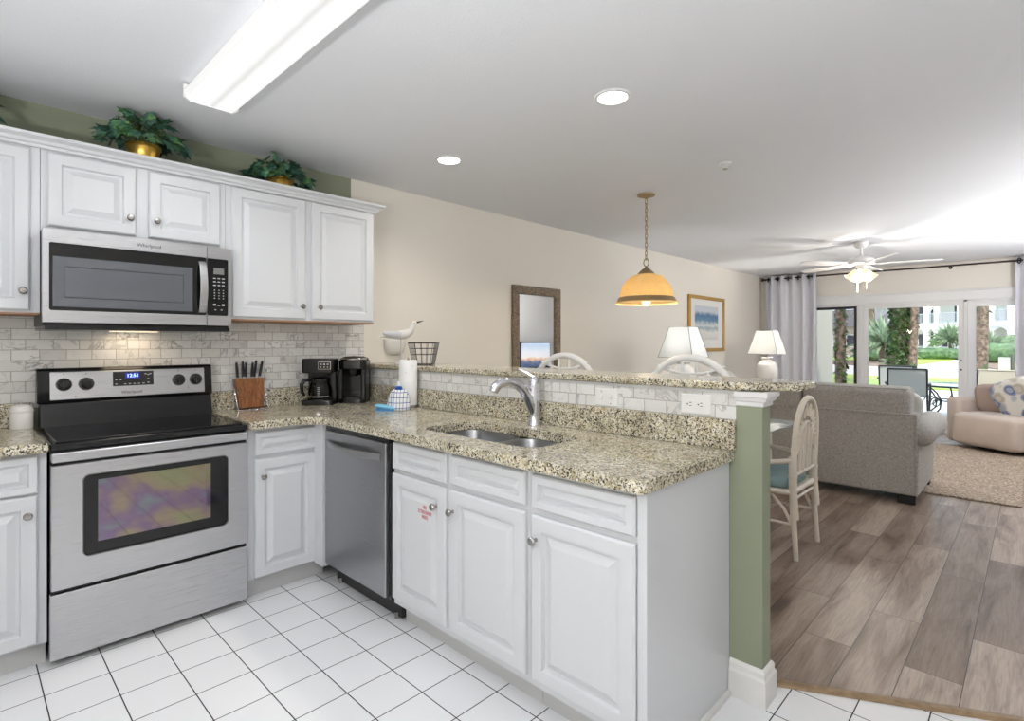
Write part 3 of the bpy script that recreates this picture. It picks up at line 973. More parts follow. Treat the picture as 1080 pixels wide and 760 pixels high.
text('Whirlpool', 0.022, con(0.378, 1.058, 0.006), tilt @ R_FRONT, 'label', 'maker_lettering', t)
for x, z in ((0.103, 1.160), (0.190, 1.160), (0.594, 1.160), (0.678, 1.160), (0.640, 1.066), (0.148, 1.050)):
    MB().cbox(con(x, z, 0.0055), 0.004, 0.001, 0.005, tilt).build('dial_mark', 'label', t)
for x in (0.103, 0.190, 0.594, 0.678):
    q = tilt @ Matrix.Rotation(PI / 2, 3, 'X')
    o = MB().lathe([(0.030, 0), (0.030, 0.006), (0.023, 0.008), (0.021, 0.024), (0.018, 0.027), (0.0, 0.027)], con(x, 1.110, 0.005), 22, q).build('burner_dial', 'blackmatte', t, smooth=40)
    MB().lathe([(0.033, 0.0), (0.033, 0.004), (0.0305, 0.004)], con(x, 1.110, 0.0045), 24, q).build('dial_bezel', 'nickel', o)
    MB().cbox(con(x, 1.110, 0.034), 0.008, 0.012, 0.036, tilt).build('dial_grip', 'blackmatte', o, bev=0.002)
# front
def slab_y(x0, x1, z0, z1, y0, y1): return MB().box(x0, x1, y0, y1, z0, z1)
slab_y(0.003, 0.757, 0.829, 0.870, -0.620, -0.668).build('handle', 'steel', t, bev=0.008, seg=3)
b = MB(); b.box(0.006, 0.754, -0.640, -0.62, 0.30, 0.872)
b.build('front_gap', 'black', t)
# oven door: steel face with rounded-corner opening, recessed dark glass
fr = MB()
outer = [(0.003, 0.312), (0.757, 0.312), (0.757, 0.816), (0.003, 0.816)]
hole = rrect(0.104, 0.664, 0.427, 0.766, 0.025, 6)
fr.plate(outer, [hole[::-1]], -0.620, -0.660)
fr.v = [Vector((p.x, p.z, p.y)) for p in fr.v]
dr = fr.build('oven_door', 'steel', t, bev=0.003)
MB().box(0.10, 0.668, -0.652, -0.640, 0.42, 0.77).build('door_glass', 'blackglass', dr)
MB().box(0.155, 0.588, -0.6535, -0.650, 0.478, 0.738).build('viewing_window', 'ovenglass', dr)
MB().tube([(p[0], -0.6605, p[1]) for p in rrect(0.1035, 0.6645, 0.4265, 0.7665, 0.025, 6)], 0.0025, 6, closed=True).build('window_trim', 'nickel', dr, smooth=60)
slab_y(0.000, 0.757, 0.030, 0.296, -0.620, -0.655).build('storage_drawer', 'steel', t, bev=0.004)
for x in (0.07, 0.69):
    for y in (-0.55, -0.10): MB().cyl((x, y, 0), (x, y, 0.035), 0.02).build('levelling_foot', 'blackmatte', t)

# ------------------------------------------------------------------ upper cabinets
t = thing('wall_cabinet', 'white wall cabinet cut off by the photo edge, hung past the microwave', 'cabinet', (-0.4, -0.16, 1.45))
b = MB(); b.box(-0.75, -0.003, -0.315, -0.010, 1.447, 2.19); b.build('cabinet_body', 'white', t)
MB().box(-0.75, -0.003, -0.314, -0.010, 1.440, 1.447).build('underside', 'underside', t)
front_y(t, 'door', -0.42, -0.036, 1.456, 2.168, DOOR, -0.315, (-0.061, 1.540))

t = thing('wall_cabinet', 'short white double door wall cabinet mounted over the microwave', 'cabinet', (0.38, -0.16, 1.82))
MB().box(-0.001, 0.760, -0.315, -0.010, 1.817, 2.19).build('cabinet_body', 'white', t)
front_y(t, 'door', 0.019, 0.353, 1.838, 2.168, DOOR, -0.315, (0.325, 1.918))
front_y(t, 'door', 0.404, 0.733, 1.838, 2.168, DOOR, -0.315, (0.436, 1.920))

t = thing('wall_cabinet', 'tall white double door wall cabinet above the coffee makers', 'cabinet', (1.22, -0.16, 1.44))
MB().box(0.762, 1.684, -0.315, -0.010, 1.447, 2.19).build('cabinet_body', 'white', t)
MB().box(0.762, 1.684, -0.314, -0.010, 1.438, 1.447).build('underside', 'underside', t)
front_y(t, 'door', 0.790, 1.207, 1.456, 2.172, DOOR, -0.315, (1.180, 1.532))
front_y(t, 'door', 1.248, 1.668, 1.456, 2.172, DOOR, -0.315, (1.290, 1.532))

# crown moulding round the cabinet tops
pr = [(0.0, 2.178), (0.010, 2.178), (0.014, 2.190), (0.024, 2.194), (0.030, 2.206), (0.050, 2.214), (0.056, 2.216), (0.058, 2.228), (0.0, 2.228)]
b = MB(); vs = []
for d, z in pr:
    vs += [(-0.75, -0.335 - d + 0.015, z), (1.684 + d, -0.335 - d + 0.015, z), (1.684 + d, -0.004, z)]
k = len(pr); fs = []
for i in range(k - 1):
    for j in range(2):
        fs.append((i * 3 + j, i * 3 + j + 1, i * 3 + 4 + j, i * 3 + 3 + j))
b.add(vs, fs)
struct(b, 'trim_6', 'white')

# ------------------------------------------------------------------ microwave
t = thing('microwave', 'over-the-range stainless microwave with black window and keypad', 'microwave', (0.377, -0.2, 1.37))
MB().box(0.000, 0.755, -0.385, -0.010, 1.392, 1.812).build('case', 'blackmatte', t)
b = MB(); b.box(0.004, 0.750, -0.415, -0.02, 1.372, 1.392); b.build('vent_grille', 'black', t)
door = MB()
door.plate([(-0.004, 1.404), (0.637, 1.404), (0.637, 1.811), (-0.004, 1.811)], [rrect(0.018, 0.636, 1.456, 1.752, 0.008, 3)[::-1]], -0.385, -0.427)
door.v = [Vector((p.x, p.z, p.y)) for p in door.v]
md = door.build('door', 'steel', t, bev=0.002)
MB().box(0.015, 0.637, -0.420, -0.40, 1.450, 1.757).build('door_glass', 'blackglass', md)
MB().panel((0.030, -0.4205, 1.472), (1, 0, 0), (0, -1, 0), 0.545, 0.222, [(0, 0), (0.002, 0.0015), (0.040, 0.0002), (0.041, 0.0002)]).build('viewing_window', plain('smoked window glass', rgb(112, 115, 122), 0.10, 0.55), md)
MB().tube([(x, -0.4215, z) for x, z in ((0.073, 1.515), (0.532, 1.515), (0.532, 1.651), (0.073, 1.651))], 0.0012, 4, closed=True).build('window_line', 'blackmatte', md)
pn = MB(); pn.plate([(0.640, 1.404), (0.757, 1.404), (0.757, 1.811), (0.640, 1.811)], [rrect(0.6405, 0.741, 1.456, 1.752, 0.008, 3)[::-1]], -0.385, -0.425)
pn.v = [Vector((p.x, p.z, p.y)) for p in pn.v]
pn.build('control_frame', 'steel', t, bev=0.002)
kp = MB().box(0.638, 0.743, -0.419, -0.40, 1.452, 1.756).build('keypad', 'blackglass', t)
MB().box(0.672, 0.722, -0.4205, -0.418, 1.672, 1.704).build('display', 'lcd', kp)
def mkey(x0, x1, z0, z1): MB().box(x0, x1, -0.4205, -0.418, z0, z1).build('key', 'key', kp)
for c in range(3):
    for r_ in range(3): mkey(0.670 + 0.021 * c, 0.682 + 0.021 * c, 1.648 - 0.018 * r_, 1.653 - 0.018 * r_)
    for r_ in range(4): mkey(0.674 + 0.021 * c, 0.679 + 0.021 * c, 1.586 - 0.014 * r_, 1.591 - 0.014 * r_)
    mkey(0.670 + 0.021 * c, 0.682 + 0.021 * c, 1.508, 1.517 if c != 1 else 1.511)
for c in (0, 1): mkey(0.677 + 0.03 * c, 0.684 + 0.03 * c, 1.484, 1.488)
text('Whirlpool', 0.024, (0.386, -0.4275, 1.780), R_FRONT, 'label', 'maker_lettering', t)
hp = [(-0.424, 1.468), (-0.424, 1.732)]
hp = [(-0.424 - 0.038 * math.sin(PI * k / 16) ** 0.6, 1.468 + 0.264 * k / 16) for k in range(17)]
hp += [(y + 0.012, z) for y, z in hp[::-1]]
MB().prism(hp, 0.600, 0.634, 'x').build('handle', 'steel', t, bev=0.003, smooth=60)
d = bpy.data.lights.new('hood_lamp', 'AREA'); d.energy = HOOD_W; d.size = 0.18; d.color = (1.0, 0.80, 0.55)
o = bpy.data.objects.new('hood_lamp', d); COL.objects.link(o); o.parent = t; o.location = Vector((0.38, -0.14, 1.368)) - OFF[t]
MB().box(0.28, 0.48, -0.17, -0.11, 1.3695, 1.372).build('lamp_lens', emit('warm hood lens', (1.0, 0.8, 0.55, 1), 1.5), t)
#PART2
# ------------------------------------------------------------------ ceiling lights
t = thing('fluorescent_ceiling_light', 'long white box ceiling light with two glowing tubes behind its lens', 'ceiling light', (0.56, -1.37, H))
b = MB(); b.box(0.470, 0.645, -1.985, -0.765, 2.435, H - 0.001); b.build('housing', 'trim', t)
# wrap-around lens: flat bottom with sloped sides
MB().prism([(0.445, 2.440), (0.452, 2.414), (0.475, 2.400), (0.640, 2.400), (0.663, 2.414), (0.670, 2.440)], -1.978, -0.772, 'y').build('lens', 'tubes', t)
for y0, y1 in ((-1.990, -1.978), (-0.772, -0.760)):
    MB().prism([(0.442, 2.470), (0.442, 2.412), (0.472, 2.396), (0.643, 2.396), (0.673, 2.412), (0.673, 2.470)], y0, y1, 'y').build('end_cap', 'trim', t)

for y in (-0.95, -1.22, -1.52, -1.80):
    spot('tube_lamp', (0.557, y, 2.385), BOX_W, (0.98, 0.99, 1.0), t, math.radians(172), 0.6, 0.10)

def can(x, y, label):
    t = thing('recessed_ceiling_light', label, 'ceiling light', (x, y, H), group=None)
    MB().lathe([(0.085, -0.001), (0.083, -0.008), (0.070, -0.010), (0.066, -0.004), (0.066, -0.001)], (x, y, H), 32).build('trim_ring', 'trim', t, smooth=40)
    MB().lathe([(0.067, -0.0045), (0.06, -0.0065), (0.0, -0.008)], (x, y, H), 32).build('lens', 'canlens', t, smooth=60)
    spot('can_lamp', (x, y, H - 0.02), CAN_W, (1.0, 0.93, 0.85), t, math.radians(150), 0.8, 0.06)
can(1.900, -2.057, 'bright round recessed ceiling light above the outlet end of the peninsula')
can(1.920, -0.816, 'bright round recessed ceiling light above the seagull end of the bar ledge')

t = thing('fire_sprinkler', 'small white sprinkler head on the ceiling', 'sprinkler', (3.216, -2.048, H))
MB().lathe([(0.04, -0.001), (0.038, -0.008), (0.012, -0.022), (0.010, -0.03), (0.0, -0.03)], (3.216, -2.048, H), 20).build('escutcheon', 'trim', t, smooth=40)
MB().lathe([(0.018, -0.042), (0.018, -0.040), (0.004, -0.036), (0.004, -0.029)], (3.216, -2.048, H), 14).build('deflector', 'nickel', t)

# pendant over the dining table
PX, PY = 3.52, -1.295
t = thing('pendant_lamp', 'amber glass dome pendant hanging on a chain over the dining table', 'pendant light', (PX, PY, H))
MB().lathe([(0.07, -0.001), (0.068, -0.012), (0.03, -0.024), (0.008, -0.034), (0.0, -0.036)], (PX, PY, H), 24).build('canopy', 'brass', t, smooth=40)
b = MB()
z = H - 0.035
i = 0
while z > 1.975:
    pts = []
    for k in range(10):
        a = 2 * PI * k / 10
        u, w = 0.010 * math.cos(a), 0.022 * math.sin(a)
        pts.append((PX + (u if i % 2 else 0), PY + (0 if i % 2 else u), z - 0.02 + w))
    b.tube(pts, 0.0032, 6, closed=True)
    z -= 0.034; i += 1
b.build('chain', 'brass', t)
b = MB(); b.tube([(PX, PY + 0.022 * math.cos(2 * PI * k / 14), 1.945 + 0.032 * math.sin(2 * PI * k / 14)) for k in range(14)], 0.0045, 8, closed=True)
b.build('hanging_loop', 'brass', t)
MB().lathe([(0.008, 1.918), (0.012, 1.905), (0.028, 1.895), (0.048, 1.878), (0.070, 1.853), (0.072, 1.846), (0.0, 1.846)], (PX, PY, 0), 24).build('shade_cap', 'brass', t, smooth=50)
prof = [(0.070, 1.852), (0.110, 1.838), (0.150, 1.808), (0.182, 1.765), (0.200, 1.715), (0.208, 1.668), (0.205, 1.668), (0.197, 1.715), (0.179, 1.763), (0.147, 1.805), (0.108, 1.834), (0.070, 1.848)]
b = MB(); b.lathe(prof, (PX, PY, 0), 72, closed=True)
for i_, p in enumerate(b.v):
    k = i_ % 72
    s_ = 1.006 if k % 2 else 0.996
    p.x = PX + (p.x - PX) * s_; p.y = PY + (p.y - PY) * s_
b.build('glass_shade', 'amber', t)
MB().lathe([(0.207, 1.672), (0.216, 1.668), (0.226, 1.645), (0.236, 1.634), (0.232, 1.631), (0.220, 1.640), (0.207, 1.660)], (PX, PY, 0), 48, closed=True).build('brass_rim', 'brass', t, smooth=40)
MB().lathe([(0.236, 1.634), (0.240, 1.622), (0.237, 1.620), (0.231, 1.632)], (PX, PY, 0), 48, closed=True).build('glass_lip', 'amber', t, smooth=60)
MB().sph((PX, PY, 1.652), 0.036, 0.036, 0.046, 18, 12).build('bulb', 'bulbglass', t, smooth=80)
MB().cyl((PX, PY, 1.690), (PX, PY, 1.846), 0.018, n=14).build('lamp_holder', 'brass', t, smooth=40)
point('pendant_light', (PX, PY, 1.60), PEND_W, (1.0, 0.80, 0.52), t, 0.05)

# ceiling fan
FX, FY = 7.02, -2.05
t = thing('ceiling_fan', 'white five blade ceiling fan with lit bell shades', 'ceiling fan', (FX, FY, H))
MB().lathe([(0.075, H - 0.001), (0.075, H - 0.03), (0.055, H - 0.065), (0.03, H - 0.08), (0.0, H - 0.08)], (FX, FY, 0), 24).build('canopy', 'fanwhite', t, smooth=40)
MB().cyl((FX, FY, H - 0.075), (FX, FY, 2.30), 0.013, n=12).build('downrod', 'fanwhite', t, smooth=40)
MB().lathe([(0.0, 2.335), (0.025, 2.33), (0.035, 2.312), (0.09, 2.30), (0.132, 2.275), (0.140, 2.250), (0.135, 2.228), (0.10, 2.215), (0.0, 2.212)], (FX, FY, 0), 32).build('motor_housing', 'fanwhite', t, smooth=40)
MB().lathe([(0.0, 2.215), (0.06, 2.212), (0.062, 2.175), (0.055, 2.150), (0.04, 2.135), (0.0, 2.130)], (FX, FY, 0), 24).build('light_fitter', 'fanwhite', t, smooth=40)
for k in range(5):
    a = math.radians(69 + 72 * k)
    q = Matrix.Rotation(a, 3, 'Z') @ Matrix.Rotation(math.radians(11), 3, 'X')
    bl = MB()
    out = [(0.20, -0.045), (0.40, -0.062), (0.68, -0.066), (0.74, -0.045), (0.755, 0), (0.74, 0.045), (0.68, 0.066), (0.40, 0.062), (0.20, 0.045)]
    bl.prism(out, -0.004, 0.004)
    bl.v = [Vector((FX, FY, 2.222)) + q @ p for p in bl.v]
    o = bl.build('blade', 'fanwhite', t, bev=0.002)
    ir = MB(); ir.prism([(0.10, -0.018), (0.17, -0.012), (0.26, -0.035), (0.26, 0.035), (0.17, 0.012), (0.10, 0.018)], -0.010, -0.004)
    ir.v = [Vector((FX, FY, 2.222)) + q @ p for p in ir.v]
    ir.build('blade_iron', 'fanwhite', o)
for k in range(4):
    a = math.radians(35 + 90 * k)
    q = Matrix.Rotation(a, 3, 'Z') @ Matrix.Rotation(math.radians(-38), 3, 'Y')
    c = Vector((FX, FY, 2.150)) + Matrix.Rotation(a, 3, 'Z') @ Vector((0.055, 0, 0))
    pf = [(0.022, -0.01), (0.030, -0.03), (0.036, -0.06), (0.050, -0.095), (0.064, -0.115), (0.061, -0.115), (0.047, -0.093), (0.033, -0.06), (0.027, -0.03), (0.020, -0.012)]
    o = MB().lathe(pf, c, 20, q, closed=True).build('bell_shade', 'frost', t, smooth=60)
    MB().sph(c + q @ Vector((0, 0, -0.07)), 0.022, 0.022, 0.03, 12, 8).build('bulb', 'bulbglass', o, smooth=80)
    MB().lathe([(0.024, 0.0), (0.026, -0.014), (0.0, -0.016)], c, 14, q).build('socket_cup', 'fanwhite', o)
for dx, L in ((0.02, 0.20), (-0.03, 0.17)):
    p = Vector((FX + dx, FY + 2 * dx, 2.135))
    o = MB().cyl(p, p - Vector((0, 0, L)), 0.0018, n=6).build('pull_chain', 'brass' if dx < 0 else 'fanwhite', t)
    MB().cyl(p - Vector((0, 0, L)), p - Vector((0, 0, L + 0.035)), 0.005, 0.004, 8).build('pull_knob', 'brass' if dx < 0 else 'fanwhite', o)
point('fan_light', (FX, FY, 1.99), FAN_W, (1.0, 0.93, 0.84), t, 0.08)

# ------------------------------------------------------------------ ivy plants on the cabinets
def ivy(x, y, z, rx, ry, rz, n, pot, label, seed, tall=0.1, droop=0.4, dz=0.0):
    rnd = random.Random(seed)
    t = thing('potted_ivy', label, 'plant', (x, y, z))
    MB().lathe([(0.050, z), (0.056, z + 0.004), (0.064, z + 0.05), (0.072, z + 0.095), (0.078, z + 0.100), (0.078, z + 0.112), (0.070, z + 0.112), (0.066, z + 0.09), (0.0, z + 0.085)], (x, y, 0), 28).build('pot', pot, t, smooth=40)
    leaf = [(0, 0), (0.22, -0.12), (0.55, 0.05), (0.40, 0.28), (0.58, 0.62), (0.26, 0.60), (0, 1.05), (-0.26, 0.60), (-0.58, 0.62), (-0.40, 0.28), (-0.55, 0.05), (-0.22, -0.12)]
    b = MB(); st = MB()
    for i in range(n):
        a = rnd.uniform(0, 2 * PI); r = math.sqrt(rnd.random())
        h = rnd.random()
        px = x + math.cos(a) * r * rx; py = y + math.sin(a) * r * ry
        top = z + 0.10 + tall + rz * (1 - r * r) * h - droop * 0.14 * r * rnd.random() + dz
        top = min(top, H - 0.035)
        py = min(py, -0.035)
        if math.hypot(px - x, py - y) > 0.30 * 1: pass
        floor_z = 2.20 if py > -0.36 else 2.245
        top = max(top, floor_z + 0.04)
        if math.hypot(px - x, py - y) < 0.085: top = max(top, z + 0.13)
        s_ = rnd.uniform(0.045, 0.070)
        q = Matrix.Rotation(a - PI / 2 + rnd.uniform(-0.7, 0.7), 3, 'Z') @ Matrix.Rotation(rnd.uniform(-1.15, 0.35), 3, 'X') @ Matrix.Rotation(rnd.uniform(-0.5, 0.5), 3, 'Y')
        c = Vector((px, py, top))
        vs = [c + q @ Vector((u * s_, v * s_ - 0.3 * s_, -0.25 * s_ * abs(u) - 0.15 * s_ * v * v)) for u, v in leaf]
        mn = min(v.z for v in vs); mx = max(v.z for v in vs)
        if mn < 2.198: vs = [v + Vector((0, 0, 2.200 - mn)) for v in vs]
        mx = max(v.z for v in vs)
        if mx > H - 0.008: vs = [v - Vector((0, 0, mx - H + 0.008)) for v in vs]
        my = max(v.y for v in vs)
        if my > -0.006: vs = [v - Vector((0, my + 0.006, 0)) for v in vs]
        vs.append(sum(vs, Vector()) / len(vs) + q @ Vector((0, 0, 0.08 * s_)))
        m = len(leaf)
        b.add(vs, [(k, (k + 1) % m, m) for k in range(m)])
        if rnd.random() < 0.4:
            base = Vector((x + rnd.uniform(-0.03, 0.03), y + rnd.uniform(-0.03, 0.03), z + 0.09))
            mid = (base + c) / 2 + Vector((0, 0, 0.06)); mid.z = min(mid.z, H - 0.02)
            pts = [base, (base + mid) / 2 + Vector((0, 0, 0.015)), mid, (mid + c) / 2 + Vector((0, 0, 0.008)), c]
            for p in pts: p.z = min(p.z, H - 0.01)
            st.tube(pts, 0.0022, 5)
    b.build('foliage', 'ivy', t, recalc=False)
    st.build('vines', 'stemgreen', t)
    return t
ivy(0.395, -0.265, 2.192, 0.20, 0.16, 0.16, 120, 'gold', 'silk ivy in a ribbed gold pot above the microwave', 5, 0.055)
ivy(1.10, -0.215, 2.192, 0.20, 0.14, 0.14, 120, 'gold', 'silk ivy hiding its pot, on the tall cabinet above the coffee makers', 11, 0.035)
ivy(-0.33, -0.235, 2.192, 0.20, 0.15, 0.15, 100, 'gold', 'silk ivy of which only leaf tips show at the photo edge', 23, 0.05)

# ------------------------------------------------------------------ counter things
t = thing('canister', 'small glossy white lidded canister beside the range', 'canister', (-0.045, -0.095, 0.915))
MB().lathe([(0.041, 0.915), (0.043, 0.918), (0.043, 0.985), (0.041, 0.990)], (-0.05, -0.095, 0), 28).build('jar_body', 'ceramic', t, smooth=40)
MB().lathe([(0.044, 0.990), (0.045, 0.996), (0.044, 1.002), (0.038, 1.018), (0.022, 1.026), (0.0, 1.028)], (-0.05, -0.095, 0), 28).build('lid', 'ceramic', t, smooth=40)

# knife block in its wire stand
KB = (0.975, -0.105)
t = thing('knife_block', 'slanted acacia knife block in a chrome wire stand', 'knife block', (KB[0], KB[1], 0.915), 0)
lean = Matrix.Rotation(math.radians(-8), 3, 'X')
def kb(p): return Vector((0, 0.02, 0.0)) + lean @ Vector(p)
b = MB()
b.prism([(-0.068, 0.006), (0.068, 0.006), (0.083, 0.185), (-0.083, 0.185)], -0.030, 0.030, 'y'); b.v = [kb(p) for p in b.v]
b.build('block', 'acacia', t, bev=0.002)
b = MB()
for s_ in (-1, 1):
    b.tube([(s_ * 0.086, 0.03, 0.125), (s_ * 0.088, -0.01, 0.06), (s_ * 0.088, -0.045, 0.004), (s_ * 0.088, 0.045, 0.004), (s_ * 0.086, 0.03, 0.125)], 0.0028, 8)
b.tube([(-0.088, -0.045, 0.004), (0.088, -0.045, 0.004)], 0.0028, 8)
b.tube([(-0.086, 0.03, 0.125), (-0.080, -0.025, 0.10)], 0.0028, 8)
b.build('wire_stand', 'chrome', t, smooth=60)
place = ['in the outer slot nearest the range', 'second in from the range side', 'third in from the range side', 'fourth in from the range side, set low',
         'fifth in from the range side, set tall', 'in the outer slot nearest the coffee maker']
for k in range(6):
    x = -0.058 + 0.0225 * k + (0.004 if k > 2 else 0)
    hL = [0.098, 0.102, 0.096, 0.094, 0.108, 0.102][k]
    kt = thing('kitchen_knife', 'black handled kitchen knife standing in the block, ' + place[k], 'knife', (KB[0], KB[1], 0.915), 0, 'knives in the wooden block')
    y0 = [0.012, -0.012, 0.012, -0.012, 0.012, -0.012][k]
    tl = Matrix.Rotation(0.13 * (k - 2.5) / 2.5 + 0.10, 3, 'Y')
    def kk(p): return kb(Vector((x, y0, 0.185)) + tl @ Vector(p))
    b = MB(); b.prism([(-0.006, -0.010), (0.006, -0.010), (0.007, hL * 0.5), (0.0055, hL), (-0.0055, hL), (-0.007, hL * 0.5)], -0.008, 0.008, 'y'); b.v = [kk(p) for p in b.v]
    b.build('grip', 'black', kt, bev=0.003)
    b = MB(); b.cbox((0.0072, 0, hL * 0.5), 0.0012, 0.005, hL * 0.95); b.v = [kk(p) for p in b.v]; b.build('tang_strip', 'chrome', kt)
    b = MB(); b.cbox((0, 0, 0.004), 0.013, 0.017, 0.008); b.v = [kk(p) for p in b.v]; b.build('bolster', 'chrome', kt)
    b = MB(); b.cbox((0, 0, hL + 0.004), 0.012, 0.016, 0.009); b.v = [kk(p) for p in b.v]; b.build('end_cap', 'chrome', kt, bev=0.002)

# drip coffee maker (own axes, front = -y)
t = thing('coffee_maker', 'black drip coffee maker with glass carafe and chrome framed keypad', 'coffee maker', (1.392, -0.148, 0.915), math.radians(-42))
MB().prism(rrect(-0.100, 0.100, -0.088, 0.085, 0.025, 5), 0.0, 0.034).build('base', 'black', t, bev=0.005)
MB().lathe([(0.078, 0.034), (0.078, 0.038), (0.06, 0.040), (0.0, 0.040)], (0, -0.012, 0), 28).build('warming_plate', 'blackmatte', t, smooth=40)
MB().prism(rrect(-0.092, 0.092, 0.035, 0.085, 0.015, 4), 0.030, 0.21).build('water_column', 'blackmatte', t, bev=0.003)
MB().prism(rrect(-0.100, 0.100, -0.080, 0.085, 0.022, 5), 0.205, 0.298).build('brew_head', 'black', t, bev=0.006)
MB().lathe([(0.058, 0.185), (0.066, 0.205), (0.0, 0.206)], (0, -0.012, 0), 24).build('filter_basket', 'blackmatte', t, smooth=40)
cp = MB().box(0.005, 0.088, -0.0835, -0.079, 0.228, 0.280).build('keypad', 'nickel', t, bev=0.004)
MB().box(0.010, 0.083, -0.0850, -0.083, 0.233, 0.275).build('keypad_face', 'black', cp)
for x in (0.026, 0.047, 0.068):
    MB().cyl((x, -0.0868, 0.245), (x, -0.084, 0.245), 0.005, n=12).build('button', 'nickel', cp)
    MB().box(x - 0.006, x + 0.006, -0.0862, -0.084, 0.258, 0.266).build('button', 'key', cp)
cf = thing('coffee_carafe', 'empty glass carafe sitting on the coffee maker hot plate', 'carafe', (1.392, -0.148, 0.915), math.radians(-42))
MB().lathe([(0.056, 0.041), (0.070, 0.048), (0.074, 0.075), (0.072, 0.105), (0.062, 0.135), (0.058, 0.150), (0.056, 0.150), (0.060, 0.134), (0.070, 0.104), (0.072, 0.075), (0.068, 0.05), (0.055, 0.044)], (0, -0.012, 0), 32, closed=True).build('glass_body', 'carafeglass', cf, smooth=60)
MB().lathe([(0.062, 0.146), (0.064, 0.152), (0.064, 0.166), (0.05, 0.176), (0.0, 0.178)], (0, -0.012, 0), 28).build('lid', 'black', cf, smooth=40)
MB().lathe([(0.0735, 0.052), (0.0755, 0.052), (0.0755, 0.058), (0.0735, 0.058)], (0, -0.012, 0), 32, closed=True).build('base_band', 'chrome', cf, smooth=40)
MB().tube([(-0.058, -0.03, 0.160), (-0.088, -0.05, 0.158), (-0.104, -0.06, 0.130), (-0.100, -0.058, 0.085), (-0.088, -0.05, 0.060)], [0.011, 0.012, 0.012, 0.011, 0.009], 10, flat=1.2).build('handle', 'black', cf, smooth=50)
b = MB()
for k in range(5): b.box(0.004, 0.018, -0.0875, -0.0855, 0.068 + 0.011 * k, 0.071 + 0.011 * k)
b.build('level_marks', 'key', cf)

# pod coffee maker
t = thing('pod_coffee_maker', 'tall rounded black pod coffee machine with a silver lid handle', 'coffee maker', (1.608, -0.200, 0.915), math.radians(-44))
MB().prism(rrect(-0.090, 0.090, -0.088, 0.085, 0.040, 6), 0.0, 0.030).build('base', 'black', t, bev=0.004)
b = MB(); b.prism(rrect(-0.092, 0.092, 0.010, 0.088, 0.035, 6), 0.028, 0.225)
b.build('rear_body', 'black', t, bev=0.004)
for s_ in (-1, 1):
    b = MB(); b.prism(rrect(min(s_ * 0.058, s_ * 0.092), max(s_ * 0.058, s_ * 0.092), -0.082, 0.03, 0.012, 4), 0.028, 0.225); b.build('side_pillar', 'black', t, bev=0.003)
MB().prism(rrect(-0.092, 0.092, -0.086, 0.088, 0.045, 7), 0.222, 0.285).build('brew_head', 'black', t, bev=0.010, seg=3)
b = MB(); b.lathe([(0.094, 0.283), (0.088, 0.298), (0.06, 0.308), (0.0, 0.311)], (0, 0.0, 0), 32, sy=0.92); b.build('lid', 'blackmatte', t, smooth=50)
b = MB()
b.tube([(0.082 * math.cos(a), -0.012 + 0.080 * math.sin(a), 0.290) for a in [PI + 0.25 + (PI - 0.5) * i / 16 for i in range(17)]], 0.009, 10, flat=1.3)
b.build('lid_handle', 'nickel', t, smooth=50)
MB().lathe([(0.045, 0.225), (0.040, 0.190), (0.030, 0.180), (0.0, 0.180)], (0, -0.035, 0), 20).build('pod_nozzle', 'black', t, smooth=40)
MB().prism(rrect(-0.052, 0.052, -0.084, -0.002, 0.02, 5), 0.030, 0.038).build('drip_tray', 'blackmatte', t)

# paper towel on its holder
TX, TY = 1.690, -0.700
t = thing('paper_towel_holder', 'thin metal paper towel holder near the peninsula corner', 'paper towel holder', (TX, TY, 0.915))
MB().lathe([(0.068, 0.915), (0.068, 0.922), (0.060, 0.926), (0.0, 0.927)], (TX, TY, 0), 28).build('foot', 'nickel', t, smooth=40)
MB().cyl((TX, TY, 0.925), (TX, TY, 1.222), 0.006, n=10).build('rod', 'nickel', t, smooth=40)
MB().tube([(TX - 0.045, TY - 0.05, 0.918), (TX - 0.06, TY - 0.075, 0.922), (TX - 0.062, TY - 0.095, 0.926)], 0.003, 6).build('hook', 'nickel', t)
b = MB()
b.lathe([(0.052, 0.929), (0.056, 0.932), (0.056, 1.203), (0.052, 1.207), (0.02, 1.207), (0.02, 0.929)], (TX, TY, 0), 40, closed=True)
o = tag(b.build('paper_towel_roll', 'paper', smooth=50), 'white printed paper towel roll standing on its holder', 'paper towel')
# soap bottle wrapped by towel, sponge dish
SX, SY = 1.580, -0.760
t = thing('soap_bottle', 'blue soap bottle with a white cap standing in the checked towel', 'bottle', (SX, SY, 0.915))
MB().lathe([(0.026, 0.916), (0.028, 0.92), (0.028, 1.00), (0.020, 1.02), (0.016, 1.03), (0.022, 1.035), (0.022, 1.050), (0.012, 1.056), (0.0, 1.057)], (SX, SY, 0), 20, sy=0.8).build('bottle_body', 'blue', t, smooth=50)
MB().lathe([(0.011, 1.056), (0.011, 1.072), (0.007, 1.082), (0.0, 1.083)], (SX, SY, 0), 14).build('cap', 'plate', t, smooth=40)
b = MB()
n, m = 40, 14
rnd = random.Random(4)
vs = []
for i in range(m + 1):
    f = i / m
    for k in range(n):
        a = 2 * PI * k / n
        r = 0.032 + 0.036 * (1 - (1 - f) ** 2.2) + 0.004 * math.sin(5 * a + 2 * f) * f + 0.003 * math.sin(9 * a)
        z = 1.035 - 0.118 * f ** 1.4
        if f > 0.75: r += 0.008 * (f - 0.75) * 4 * (0.5 + 0.5 * math.sin(3 * a + 1))
        vs.append((SX + 0.004 + r * math.cos(a) * 0.95, SY + r * math.sin(a) * 1.05, z))
b.add(vs, [(i * n + k, i * n + (k + 1) % n, (i + 1) * n + (k + 1) % n, (i + 1) * n + k) for i in range(m) for k in range(n)])
tag(b.build('dish_towel', 'towel', smooth=80, solid=0.003, off=-1), 'white dish towel with blue windowpane checks draped round the soap bottle', 'towel')
